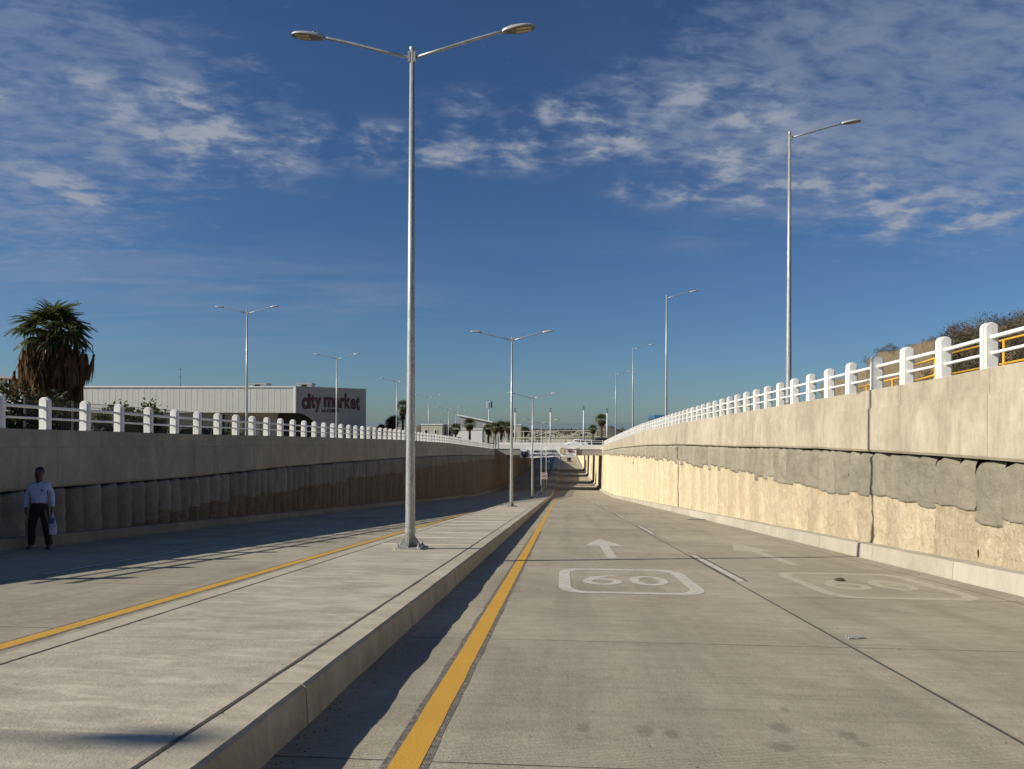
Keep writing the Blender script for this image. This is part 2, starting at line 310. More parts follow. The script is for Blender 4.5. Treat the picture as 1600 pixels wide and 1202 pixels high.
# ------------------------------------------------------------------ mesh helpers
class MB:
    def __init__(s): s.v = []; s.f = []; s.m = []
    def face(s, pts, mi=0):
        b = len(s.v); s.v += [tuple(p) for p in pts]; s.f.append(tuple(range(b, b + len(pts)))); s.m.append(mi); return s
    def box(s, x0, x1, y0, y1, z0, z1, mi=0, T=None):
        b = len(s.v)
        P = [(x0, y0, z0), (x1, y0, z0), (x1, y1, z0), (x0, y1, z0), (x0, y0, z1), (x1, y0, z1), (x1, y1, z1), (x0, y1, z1)]
        if T is not None: P = [tuple(T @ Vector(p)) for p in P]
        s.v += P
        for f in ((3, 2, 1, 0), (4, 5, 6, 7), (0, 1, 5, 4), (1, 2, 6, 5), (2, 3, 7, 6), (3, 0, 4, 7)):
            s.f.append(tuple(b + i for i in f)); s.m.append(mi)
        return s
    def hexa(s, P, mi=0):
        b = len(s.v); s.v += [tuple(p) for p in P]
        for f in ((3, 2, 1, 0), (4, 5, 6, 7), (0, 1, 5, 4), (1, 2, 6, 5), (2, 3, 7, 6), (3, 0, 4, 7)):
            s.f.append(tuple(b + i for i in f)); s.m.append(mi)
        return s
    def grid(s, P, nu, nv, mi=0, flip=False):            # P: list of rows
        b = len(s.v)
        for row in P: s.v += [tuple(p) for p in row]
        for i in range(nu - 1):
            for j in range(nv - 1):
                a = b + i * nv + j
                q = (a, a + 1, a + nv + 1, a + nv)
                s.f.append(q[::-1] if flip else q); s.m.append(mi)
        return s
    def tube(s, pts, rad, n=8, mi=0, cap=True, up=None):
        pts = [Vector(p) for p in pts]
        if not hasattr(rad, '__len__'): rad = [rad] * len(pts)
        b = len(s.v)
        for i, p in enumerate(pts):
            t = (pts[min(i + 1, len(pts) - 1)] - pts[max(i - 1, 0)]).normalized()
            a = Vector((0, 0, 1)) if abs(t.z) < 0.95 else Vector((1, 0, 0))
            e1 = t.cross(a).normalized(); e2 = t.cross(e1)
            for k in range(n):
                an = 2 * math.pi * k / n
                s.v.append(tuple(p + (e1 * math.cos(an) + e2 * math.sin(an)) * rad[i]))
        for i in range(len(pts) - 1):
            for k in range(n):
                a = b + i * n + k; c = b + i * n + (k + 1) % n
                s.f.append((c, a, a + n, c + n)); s.m.append(mi)
        if cap:
            s.f.append(tuple(b + k for k in range(n))); s.m.append(mi)
            e = b + (len(pts) - 1) * n
            s.f.append(tuple(e + k for k in reversed(range(n)))); s.m.append(mi)
        return s
    def prism(s, poly, T, depth, mi=0):                  # poly in local XY, extruded along local Z
        n = len(poly); b = len(s.v)
        for z in (0, depth):
            for x, y in poly: s.v.append(tuple(T @ Vector((x, y, z))))
        s.f.append(tuple(b + i for i in reversed(range(n)))); s.m.append(mi)
        s.f.append(tuple(b + n + i for i in range(n))); s.m.append(mi)
        for i in range(n):
            j = (i + 1) % n
            s.f.append((b + i, b + j, b + n + j, b + n + i)); s.m.append(mi)
        return s
    def mesh(s, name, mats, smooth=False):
        me = bpy.data.meshes.new(name); me.from_pydata(s.v, [], s.f)
        if not isinstance(mats, (list, tuple)): mats = [mats]
        for m in mats: me.materials.append(m)
        if len(mats) > 1: me.polygons.foreach_set('material_index', s.m)
        if smooth: me.polygons.foreach_set('use_smooth', [True] * len(s.f))
        me.update(); return me
def link(name, me, parent=None, loc=(0, 0, 0), rotz=0.0, label=None, cat=None, group=None, kind=None):
    o = bpy.data.objects.new(name, me); C.objects.link(o)
    o.location = loc; o.rotation_euler = (0, 0, rotz)
    if parent is not None: o.parent = parent
    if label: o['label'] = label
    if cat: o['category'] = cat
    if group: o['group'] = group
    if kind: o['kind'] = kind
    return o
def thing(name, label, cat, loc=(0, 0, 0), rotz=0.0, group=None): return link(name, None, None, loc, rotz, label, cat, group)
def copy_tree(o, label=None, loc=None, rotz=None, group=None, scale=None):
    def rec(a, par):
        c = a.copy(); C.objects.link(c)
        if par is not None: c.parent = par
        for ch in list(a.children): rec(ch, c)
        return c
    r = rec(o, None)
    if label: r['label'] = label
    if loc is not None: r.location = loc
    if rotz is not None: r.rotation_euler = (0, 0, rotz)
    if group: r['group'] = group
    if scale is not None: r.scale = (scale,) * 3 if not hasattr(scale, '__len__') else scale
    return r
def lerp_table(tab):
    def f(y):
        if y <= tab[0][0]: a, b = tab[0], tab[1]
        elif y >= tab[-1][0]: a, b = tab[-2], tab[-1]
        else:
            for a, b in zip(tab, tab[1:]):
                if a[0] <= y <= b[0]: break
        return a[1] + (b[1] - a[1]) * (y - a[0]) / (b[0] - a[0])
    return f
SL = -0.0855
_zr = lerp_table([(100, -8.55), (132, -10.62), (165, -12.1), (203, -13.2), (236, -14.0), (300, -14.6), (420, -14.9), (600, -15.3), (700, -15.8)])
def zr(y): return SL * y if y <= 100 else _zr(y)
XR, XL = 6.75, -12.1
RT = lerp_table([(-40, 3.2), (11.3, 2.44), (13.8, 2.33), (16.6, 2.25), (19.5, 2.17), (22.4, 2.09), (26.5, 1.97), (32.6, 1.81), (41.1, 1.55), (54.6, 1.08), (67.9, 0.58), (90.1, -0.52), (120.8, -2.09), (132, -2.7), (170, -4.2), (240, -7.0), (420, -14.0)])
RB = lerp_table([(-40, 1.2), (11.3, 0.94), (13.6, 0.92), (16.4, 0.89), (20.2, 0.83), (25.3, 0.70), (30.8, 0.54), (42.4, 0.27), (60.6, -0.32), (89.7, -1.52), (126.4, -3.30), (132, -3.6)])
RG = lerp_table([(-40, -0.05), (11.5, -0.03), (13.7, 0.03), (16.2, 0.0), (18.0, -0.08), (20.4, -0.17), (26.5, -0.36), (33.2, -0.50), (42.7, -0.76), (61.0, -1.32), (90.6, -2.5), (132, -4.1)])
LT = lerp_table([(-40, 2.6), (15.0, 1.33), (19.2, 1.2), (22.2, 1.1), (26.3, 0.99), (31.5, 0.85), (39.4, 0.61), (54.7, 0.15), (76.3, -0.68), (98.1, -1.72), (127.1, -3.14), (132, -3.3), (170, -3.5), (240, -4.6), (420, -13.5)])  # rim past the bridge kept high, shaped to shade the underpass floor
LB = lerp_table([(-40, 0.6), (15.0, -0.04), (18.2, -0.14), (22.9, -0.31), (31.5, -0.48), (39.4, -0.70), (54.7, -1.2), (80.9, -2.14), (127.2, -4.25), (132, -4.45)])
LG = lerp_table([(-40, -1.3), (20, -1.28), (25.1, -1.30), (34.3, -1.68), (55.1, -2.2), (86.1, -3.25), (132, -5.0)])

# ================================================================== SETTING
# --- ground on both sides of the cut, one sheet each, running to the coast
def far_z(y): return -14.0 - (y - 420) * 0.0048
def side_z(f, y): return (f(y) - 0.42) if y < 420 else far_z(y) - 0.42
ys = [-60, -30, 0, 10, 16, 22, 30, 40, 50, 60, 75, 90, 105, 120, 132, 150, 170, 200, 240, 300, 420, 600, 900, 1400, 2600]
mb = MB()
for f, xs in ((RT, [7.05, 8.9, 15.5, 30, 60, 120, 300, 800]), (LT, [-12.4, -15.5, -24, -60, -120, -300, -900])):
    rows = []
    for y in ys:
        row = []
        for i, x in enumerate(xs):
            z = side_z(f, y)
            z += (0.0 if i < 3 else (noise.noise((x * .02, y * .02, 3)) * 1.2) * min(1, abs(x) / 100))
            row.append((x, y, z))
        rows.append(row)
    mb.grid(rows, len(ys), len(xs), 0, flip=(f is LT) is False)
# land beyond the end of the cut
mb.grid([[(-12.4, 600, far_z(600) - .5), (7.05, 600, far_z(600) - .5)], [(-12.4, 2600, far_z(2600) - .5), (7.05, 2600, far_z(2600) - .5)]], 2, 2, 0, True)
link('ground', mb.mesh('ground', M['ground']), kind='structure')
link('sea', MB().face([(-14000, 1500, -27), (14000, 1500, -27), (14000, 26000, -27), (-14000, 26000, -27)]).mesh('sea', M['sea']), kind='structure')
# side streets
for f, x0, x1 in ((RT, 8.9, 15.5), (LT, -22.0, -15.5)):
    mb = MB(); rows = [[(x0, y, side_z(f, y) + .006), (x1, y, side_z(f, y) + .006)] for y in ys[:21]]
    mb.grid(rows, 21, 2, 0, True); link('side_street', mb.mesh('side_street', M['street']), kind='structure')
    mb = MB()
    xk = 8.9 if f is RT else -15.5
    for a, b in zip(ys[:20], ys[1:21]):
        s = 1 if f is RT else -1
        za, zb = side_z(f, a), side_z(f, b)
        mb.hexa([(xk - .12, a, za - .3), (xk, a, za - .3), (xk, b, zb - .3), (xk - .12, b, zb - .3), (xk - .12, a, za + .15), (xk, a, za + .15), (xk, b, zb + .15), (xk - .12, b, zb + .15)])
    link('side_street_kerb', mb.mesh('side_street_kerb', M['kerb']), kind='structure')

# --- carriageways: a road bed, with separate concrete slabs near the camera
KR, KL, ML, MR, KH = 6.45, -11.75, -4.07, -1.60, 0.25
yy = [-12, -8, -4, 0, 8, 16, 24, 32, 40, 48, 56, 64.02, 75, 90, 100, 110, 120, 132, 150, 165, 185, 203, 220, 236, 270, 300, 350, 420, 500, 600, 700]
bed = MB()
rows = [[(-12.6, y, zr(y) - (.004 if y < 60 else .06)), (7.2, y, zr(y) - (.004 if y < 60 else .06))] for y in yy]
bed.grid(rows, len(yy), 2, 0, True)
link('roadbed', bed.mesh('roadbed', M['dark']), kind='structure')
J0, JL = 7.14 - 3.2 * 5, 3.2           # transverse joints
def slab_mesh(x0, x1, L, gap=0.006, th=0.12, mt='road'):
    m = MB(); nx = 2
    a, b = gap * .8, L - gap * .8; X0, X1 = x0 + gap, x1 - gap; e = .0012
    z0, z1 = SL * a, SL * b
    # top with a small arris all round
    m.hexa([(X0, a, z0 - th), (X1, a, z0 - th), (X1, b, z1 - th), (X0, b, z1 - th), (X0, a, z0 - e), (X1, a, z0 - e), (X1, b, z1 - e), (X0, b, z1 - e)])
    m.f.pop(1); m.m.pop(1)
    o = [(X0, a, z0 - e), (X1, a, z0 - e), (X1, b, z1 - e), (X0, b, z1 - e)]
    i = [(X0 + e, a + e, SL * (a + e)), (X1 - e, a + e, SL * (a + e)), (X1 - e, b - e, SL * (b - e)), (X0 + e, b - e, SL * (b - e))]
    for k in range(4): m.face([o[k], o[(k + 1) % 4], i[(k + 1) % 4], i[k]])
    m.face(i)
    return m.mesh('slab', M[mt])
right_road = link('road', None, kind='structure'); left_road = link('road', None, kind='structure')
for parent, cols in ((right_road, [(MR, 2.72), (2.72, 6.02), (6.02, KR)]), (left_road, [(KL, -8.25), (-8.25, ML)])):
    for x0, x1 in cols:
        me = slab_mesh(x0, x1, JL, 0.008)
        for k in range(-1, 23):
            y = J0 + JL * k
            if y < -10 or y > 61: continue
            link('slab', me, parent, (0, y, SL * y))
    YE = J0 + JL * math.ceil((61 - J0) / JL)
    m = MB(); Y2 = [YE] + [y for y in yy if y > YE + 1]
    m.grid([[(cols[0][0], y, zr(y)), (cols[-1][1], y, zr(y))] for y in Y2], len(Y2), 2, 0, True)
    link('road_surface', m.mesh('road_surface', M['road']), parent)
# --- thin sheets that lie on the slabs
def sheet(name, polys, mt, h=.004, kind='structure'):
    m = MB()
    for P in polys: m.face([(x, y, zr(y) + h) for x, y in P])
    return link(name, m.mesh(name, M[mt]), kind=kind)
def ribbon(x0, x1, y0, y1, st=4.0, wob=0.0, ph=0.0):
    out = []; n = max(1, int((y1 - y0) / st)); 
    for i in range(n):
        a, b = y0 + (y1 - y0) * i / n, y0 + (y1 - y0) * (i + 1) / n
        f = lambda t, s: noise.noise((t * 1.9, s, ph)) * wob + noise.noise((t * 8.0, s, ph + 3)) * wob * .5
        out.append([(x0 + f(a, 1), a), (x1 + f(a, 9), a), (x1 + f(b, 9), b), (x0 + f(b, 1), b)])
    return out
lines = ribbon(2.705, 2.733, -8, 16, .25, .006, 3) + ribbon(2.705, 2.733, 16, 61, 3) + ribbon(6.01, 6.03, -8, 61, 1.0, .004) + ribbon(-8.26, -8.245, -8, 61, 2)
for k in range(1, 23):
    y = J0 + JL * k
    if y < 61:
        for xa, xb in ((MR, 2.70), (2.735, 6.0), (6.035, KR)):
            n_ = 10
            for i in range(n_):
                a, b = xa + (xb - xa) * i / n_, xa + (xb - xa) * (i + 1) / n_; q = .0045 + .004 * noise.noise((a * 2, y, 1)); q2 = .0045 + .004 * noise.noise((b * 2, y, 1))
                lines.append([(a, y - q), (b, y - q2), (b, y + q2), (a, y + q)])
        lines.append([(KL, y - .007), (ML, y - .007), (ML, y + .007), (KL, y + .007)])
sheet('joint_sealant', lines, 'sealant', .0008)
# --- median
median = link('median', None, kind='structure')
MEND = 430.0
JM = 15.1 - 1.93 * 12
me_med = None
def med_slab(x0, x1, L, top, mt, gap=.005):
    m = MB(); a, b = gap, L - gap; e = .012
    o = [(x0 + gap, a, SL * a + top - e), (x1 - gap, a, SL * a + top - e), (x1 - gap, b, SL * b + top - e), (x0 + gap, b, SL * b + top - e)]
    i = [(x0 + gap + e, a + e, SL * (a + e) + top), (x1 - gap - e, a + e, SL * (a + e) + top), (x1 - gap - e, b - e, SL * (b - e) + top), (x0 + gap + e, b - e, SL * (b - e) + top)]
    lo = [(p[0], p[1], p[2] - .3) for p in o]
    for k in range(4):
        m.face([o[k], o[(k + 1) % 4], i[(k + 1) % 4], i[k]]); m.face([lo[k], lo[(k + 1) % 4], o[(k + 1) % 4], o[k]])
    m.face(i)
    return m.mesh('slab', M[mt])
long_s = med_slab(-3.80, -1.86, 1.93 * 6, KH, 'median')
link('slab', long_s, median, (0, 15.1 - 1.93 * 6, SL * (15.1 - 1.93 * 6))); link('slab', long_s, median, (0, 15.1 - 1.93 * 12, SL * (15.1 - 1.93 * 12)))
short_s = med_slab(-3.80, -1.86, 1.93, KH, 'median', .004)
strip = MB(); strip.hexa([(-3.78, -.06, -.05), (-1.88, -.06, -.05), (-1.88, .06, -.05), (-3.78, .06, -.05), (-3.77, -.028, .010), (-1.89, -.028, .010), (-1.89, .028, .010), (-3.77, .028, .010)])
strip = strip.mesh('lit_ridge_strip', M['lit_ridge'])  # raised ridge, its sunlit brightness put into the colour
for k in range(0, 15):
    y = 15.1 + 1.93 * k
    link('slab', short_s, median, (0, y, SL * y))
    link('lit_ridge_strip', strip, median, (0, y, SL * y + KH))
ye = 15.1 + 1.93 * 15
m = MB(); Y2 = [ye, 60, 75, 90, 100, 110, 120, 132, 150, 165, 185, 203, 220, 236, 270, 300, 350, MEND]
m.grid([[(-3.8, y, zr(y) + KH), (-1.86, y, zr(y) + KH)] for y in Y2], len(Y2), 2, 0, True)
link('median_surface', m.mesh('median_surface', M['median']), median)
sheet('median_crack', ribbon(-1.872, -1.846, -8, 16, .12, .008, 4) + ribbon(-1.87, -1.85, 16, 60, 2) + ribbon(-3.81, -3.79, -8, 18, .12, .008, 8) + ribbon(-3.81, -3.795, 18, 60, 2), 'sealant', KH + .003)
# --- kerbs: cast lengths with open joints
def kerb(parent, x0, x1, face, H, y0, y1, mt, L=3.2, batter=.035, rough=0.016):
    """face=+1: exposed face looks to +X"""
    y = y0; k = 0
    while y < y1 - .1:
        ln = L if y < 70 else 12.0
        b = min(y + ln, y1) - .006; n = 20 if y < 20 else (3 if y < 70 else 5)
        rows = []
        for i in range(n):
            t = y + .006 + (b - y - .006) * i / (n - 1); z = zr(t)
            j = noise.noise((x1 * 3, t * 2.3, 1.7)) * rough + noise.noise((x1, t * 7.3, 4)) * rough * .5
            if face > 0: row = [(x0, t, z + H - .3), (x0, t, z + H), (x1 - batter - .025 + j, t, z + H + j * .5 - .003), (x1 - batter + j, t, z + H - .022 + j * .5), (x1 + j * .5, t, z - .2)]
            else: row = [(x1, t, z + H - .3), (x1, t, z + H), (x0 + batter + .02 + j, t, z + H + j * .4), (x0 + batter + j, t, z + H - .018), (x0 + j * .5, t, z - .2)]
            rows.append(row)
        m = MB(); m.grid(rows, n, 5, 0, flip=(face > 0) is False)
        for row, fl in ((rows[0], face > 0), (rows[-1], face < 0)):
            m.face(row if fl else row[::-1])
        link('kerb_block', m.mesh('kerb_block', M[mt]), parent)
        y = b + .006; k += 1
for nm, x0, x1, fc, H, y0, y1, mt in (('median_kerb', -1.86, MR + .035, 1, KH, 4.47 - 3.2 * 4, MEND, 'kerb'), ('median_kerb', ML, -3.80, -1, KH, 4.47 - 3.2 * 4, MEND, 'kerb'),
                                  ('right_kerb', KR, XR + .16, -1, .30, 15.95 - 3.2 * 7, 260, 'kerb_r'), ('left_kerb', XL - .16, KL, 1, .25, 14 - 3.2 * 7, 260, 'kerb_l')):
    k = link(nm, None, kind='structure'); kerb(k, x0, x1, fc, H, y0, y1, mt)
# nose of the median under the bridge
m = MB(); zt = zr(MEND)
pts = [(-2.83 + 1.24 * math.cos(a), MEND + 1.1 * math.sin(a)) for a in [math.pi * i / 10 for i in range(11)]]
m.face([(x, y, zr(y) + KH) for x, y in pts]); m.grid([[(x, y, zr(y) - .1) for x, y in pts], [(x, y, zr(y) + KH) for x, y in pts]], 2, 11)
link('median_nose', m.mesh('median_nose', M['kerb']), median)

sheet('yellow_line', ribbon(-.92, -.755, -8, 20, .35, .006) + ribbon(-.92, -.755, 20, 260, 8), 'yellow', .0035)
sheet('line_border', ribbon(-.965, -.712, -8, 24, .16, .016, 5), 'primer', .0015)
sheet('yellow_line', ribbon(-5.12, -4.95, -8, 20, .35, .006, 2) + ribbon(-5.12, -4.95, 20, 260, 8), 'yellow', .0035)
sheet('line_border', ribbon(-5.165, -4.905, -8, 24, .16, .02, 7), 'primer', .0015)
dashes, dash_edges = [], []  # black painted borders run beside the white dashes
for k in range(0, 14):
    y = 12.0 + 11.65 * k
    if k == 0 or k > 0: dashes += ribbon(2.775, 2.905, y, y + 4.3, 4); dash_edges += ribbon(2.735, 2.775, y, y + 4.3, 4) + ribbon(2.905, 2.955, y, y + 4.4, 4)
sheet('lane_dashes', dashes, 'wpaint', .0035); sheet('dash_borders', dash_edges, 'black', .0015)
dashes, dash_edges = [], []
for k in range(0, 12):
    y = 11.2 + 11.8 * k; dashes += ribbon(-8.36, -8.23, y, y + 4.2, 4); dash_edges += ribbon(-8.42, -8.36, y, y + 4.2, 4) + ribbon(-8.23, -8.18, y, y + 4.2, 4)
sheet('lane_dashes', dashes, 'wpaint', .0035); sheet('dash_borders', dash_edges, 'black', .0015)
def rrect(x0, x1, y0, y1, rx, ry, n=6):
    P = []
    for cx, cy, a0 in ((x1 - rx, y1 - ry, 0), (x0 + rx, y1 - ry, 90), (x0 + rx, y0 + ry, 180), (x1 - rx, y0 + ry, 270)):
        for i in range(n + 1):
            a = R(a0 + 90 * i / n); P.append((cx + rx * math.cos(a), cy + ry * math.sin(a)))
    return P
def ring(A, B): return [[A[i], A[(i + 1) % len(A)], B[(i + 1) % len(A)], B[i]] for i in range(len(A))]
def ell(cx, cy, rx, ry, a0=0, a1=360, n=28): return [(cx + rx * math.cos(R(a0 + (a1 - a0) * i / n)), cy + ry * math.sin(R(a0 + (a1 - a0) * i / n))) for i in range(n + 1)]
def band(A, B): return [[A[i], A[i + 1], B[i + 1], B[i]] for i in range(len(A) - 1)]
def gap_filter(polys, cx):  # stencil bridges
    return [p for p in polys if not (abs(sum(q[0] for q in p) / 4 - cx) < .014)]
def sixty(x, y):
    P = ring(rrect(x, x + 2.12, y, y + 3.05, .34, .62), rrect(x + .185, x + 1.92, y + .17, y + 2.84, .26, .5))
    c0 = x + 1.42
    P += gap_filter(band(ell(c0, y + 1.49, .30, .58), ell(c0 + .01, y + 1.49, .155, .41)), c0)
    c6 = x + .685
    P += gap_filter(band(ell(c6, y + 1.30, .31, .41), ell(c6, y + 1.30, .17, .22)), c6)
    return P
def six_tail(x, y):
    c6 = x + .685; return band(ell(c6 + .30, y + 1.26, .61, .85, 95, 165, 14), ell(c6 + .30, y + 1.26, .45, .68, 95, 165, 14))
sheet('speed_marking', sixty(-.07, 10.33), 'wpaint', .0035)
sheet('worn_speed_marking', sixty(3.68, 10.33), 'ghost', .002)
sheet('speed_marking', six_tail(-.07, 10.33), 'wpaint', .0042); sheet('worn_speed_marking', six_tail(3.68, 10.33), 'ghost', .0028)
def arrow(x, y): return [[(x - .105, y), (x + .105, y), (x + .115, y + 3.1), (x - .12, y + 3.1)], [(x - .48, y + 3.1), (x + .48, y + 3.1), (x, y + 5.5)]]
sheet('arrow_marking', arrow(1.02, 15.45), 'wpaint', .0035)
sheet('worn_arrow_marking', arrow(4.5, 14.6), 'ghost', .002)
# drain grate beside the right kerb
gr = thing('drain_grate', 'dark slotted drain grate at the foot of the right kerb', 'drain', (6.05, 33.9, zr(33.9) + .004))
m = MB().box(-.4, .4, -.22, .22, -.04, .004); link('frame', m.mesh('frame', M['dark']), gr)
m = MB()
for i in range(7): m.box(-.37 + i * .115, -.33 + i * .115, -.2, .2, .005, .012)
link('bar', m.mesh('bar', M['street']), gr)

# ================================================================== RETAINING WALLS
def build_wall(side):
    right = side > 0
    X = XR if right else XL; sx = 1 if right else -1                    # sx: direction into the earth
    top, bot, gb = (RT, RB, RG) if right else (LT, LB, LG)
    wall = thing('retaining_wall', 'sunlit retaining wall with yellow earth face below grey piles and concrete beam' if right else
                 'shaded retaining wall with grey piles under a concrete beam, behind the walking man', 'wall', (X, 15, zr(15)))
    ox, oy, oz = X, 15, zr(15)
    def add(name, me): return link(name, me, wall, (-ox, -oy, -oz))
    y0, y1 = (-12, 128.2)
    # near-black backing sheet that keeps the gaps between the piles dark
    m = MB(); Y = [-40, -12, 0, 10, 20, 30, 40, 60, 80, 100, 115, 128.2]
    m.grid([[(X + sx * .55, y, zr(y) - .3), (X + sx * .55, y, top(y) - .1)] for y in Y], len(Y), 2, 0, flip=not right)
    add('dark_backing', m.mesh('dark_backing', M['void']))
    # coping beam, cast in lengths, upper lift set back
    y = -12.0; L = 9.6
    if right: y = 41.0 - L * 6
    while y < 128:
        b = min(y + L, 128.2); n = 7
        rows = []
        for i in range(n):
            t = y + .005 + (b - y - .01) * i / (n - 1); zt, zb = top(t), bot(t)
            seam = zt - .24 - .20 * min(1.0, max(.4, (zt - zb) / 1.6))
            j = noise.noise((t * .8, 2.2, X)) * .02
            f = X
            rows.append([(f + sx * .34, t, zb + .02), (f - sx * .0, t, zb + j), (f - sx * .035, t, zb + .05 + j), (f - sx * .035, t, seam), (f, t, seam + .008), (f, t, zt - .015), (f + sx * .015, t, zt), (f + sx * .34, t, zt)])
        m = MB(); m.grid(rows, n, 8, 0, flip=not right)
        m.face(rows[0]); m.face(rows[-1][::-1])
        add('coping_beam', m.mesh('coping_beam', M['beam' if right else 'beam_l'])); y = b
    # piles
    P = 0.68 if right else 0.66
    yc = 7.0 if right else 10.5; k = 0
    rnd = random.Random(11 if right else 23)
    gz = None
    while yc < 128:
        pw = P * (rnd.uniform(.86, 1.16)); ym = yc + pw / 2
        near = ym < 26; mid = ym < 55
        nu, nv = (13, 26) if near else ((8, 10) if mid else (5, 5))
        nv2 = (22 if near else (8 if mid else 4))
        zb = zr(ym) + (.22); zt = bot(ym)
        zg = gb(ym) + rnd.uniform(-.13, .13) if k % 3 or gz is None else gz + rnd.uniform(-.03, .03)
        gz = zg
        if not right and ym < 20: zg = zb - .05
        zg = max(zg, zb - .05)
        lean = rnd.uniform(-.012, .012); push = rnd.uniform(-.015, .015); bul = rnd.uniform(.075, .11) if right else rnd.uniform(.17, .23); sd = rnd.uniform(0, 90)
        tilt = rnd.uniform(-.06, .06)
        def surf(u, z, amp, base):
            s = 2 * u - 1
            yy_ = ym + s * pw * (.60 if right else .53) + .012 * noise.noise((z * 1.7, sd, 0)) + lean * (z - zg)
            d = base + push + bul * (1 - abs(s) ** (2.6 if right else 2.0)) + tilt * s * .5
            d += amp * (.6 * noise.noise((yy_ * 1.6, z * 1.3, sd)) + .6 * noise.noise((yy_ * 5, z * 4.2, sd + 7)) + .45 * noise.noise((yy_ * 11, z * 9, sd + 3)))
            return X + sx * .14 - sx * d, yy_
        # grey sprayed cover: top edge ragged with a dark gap below the beam
        rows = []
        tg = [rnd.uniform(.0, .03), rnd.uniform(.03, .24 if right else .08)]
        for i in range(nu):
            u = i / (nu - 1); row = []
            ztop = zt - (.005 + tg[0] + tg[1] * (max(0, (u if right else 1 - u) - .35) ** 1.5) * 1.6 + abs(noise.noise((u * 3 + sd, 1, 1))) * .025)
            zlow = zg + .028 * noise.noise((u * 2.0, sd, 5)) + .016 * noise.noise((u * 11, sd, 8)) - .03 * (1 - (2 * u - 1) ** 2)
            for j in range(nv):
                v = j / (nv - 1); z = zlow + (ztop - zlow) * v
                d_in = .055 * max(0, (v - .86) / .14) ** 2 
                x, y_ = surf(u, z, .06 if right else .05, (.022 if right else .03) - d_in)
                row.append((x, y_, z))
            edge = row[-1]
            row.append((edge[0] + sx * .3, edge[1], edge[2] - .02))
            row.insert(0, (row[0][0] + sx * .08, row[0][1], row[0][2] + .004))
            rows.append(row)
        m = MB(); m.grid(rows, nu, nv + 2, 0, flip=right)
        # returns on the two sides
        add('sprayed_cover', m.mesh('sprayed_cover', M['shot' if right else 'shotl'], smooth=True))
        if zg > zb + .05:
            rows = []
            for i in range(nu):
                u = i / (nu - 1); row = []
                for j in range(nv2):
                    v = j / (nv2 - 1); z = zb - .1 + (zg + .12 - zb + .1) * v
                    x, y_ = surf(u, z, .075 if right else .05, -.005)
                    row.append((x, y_, z))
                rows.append(row)
            m = MB(); m.grid(rows, nu, nv2, 0, flip=right)
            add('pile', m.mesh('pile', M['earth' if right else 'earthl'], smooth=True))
        yc += pw; k += 1
    # plain wall in and beyond the underpass
    Y = [128.2, 140, 155, 170, 185, 200, 215, 230, 245, 260, 300, 360, 420]
    m = MB(); m.grid([[(X + .05 * noise.noise((y, z, 1)), y, zr(y) - .2 + (min(top(y), 50) - zr(y) + .2) * z) for z in (0, .35, .65, 1)] for y in Y], len(Y), 4, 0, flip=right)
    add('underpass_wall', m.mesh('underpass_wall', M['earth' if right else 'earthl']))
    return wall
build_wall(1); build_wall(-1)

# ================================================================== GUARDRAILS
def post_mesh():
    m = MB()
    def arch(wd, h, r):
        P = [(-wd / 2, 0), (wd / 2, 0)]
        for i in range(9):
            a = R(180 * i / 8); P.append((wd / 2 * math.cos(a) if r else 0, h - wd * .42 + wd * .42 * math.sin(a)))
        return P
    T = lambda y: Matrix.Translation((0, y, 0)) @ Matrix.Rotation(R(90), 4, 'X')
    m.prism(arch(.25, .77, 1), T(.045), .09)
    m.prism(arch(.175, .745, 1), T(-.045), .038)
    m.prism(arch(.175, .745, 1), T(.083), .038)
    for x in (-.09, -.03, .05): m.box(x, x + .03, -.105, -.083, -.003, .02)
    return m.mesh('post', M['white'])
PM = post_mesh()
def guardrail(label, x, f, ya, yb, dy, y_first, group):
    t = thing('guardrail', label, 'guardrail', (x, y_first, f(y_first)), group=group)
    o = (-x, -y_first, -f(y_first))
    y = y_first
    while y - dy > ya: y -= dy
    ylist = []
    while y < yb:
        p = link('post', PM, t, (0, y - y_first, f(y) - f(y_first)))
        p.rotation_euler = (random.gauss(0, .008), random.gauss(0, .008), random.gauss(0, .02))
        ylist.append(y); y += dy
    for h, r in ((.52, .036), (.26, .027)):
        m = MB(); m.tube([(x, q, f(q) + h) for q in [ylist[0] - .6] + ylist + [ylist[-1] + .6]], r, 10)
        link('rail', m.mesh('rail', M['rail'], smooth=True), t, o)
    return t
guardrail('long white guardrail of round-topped posts on the sunlit right wall', XR + .16, RT, 5, 127.5, 1.445, 12.5, 'white guardrails along the cut')
guardrail('long white guardrail of round-topped posts on the shaded left wall', XL - .17, LT, 9, 127.5, 1.45, 16.64, 'white guardrails along the cut')

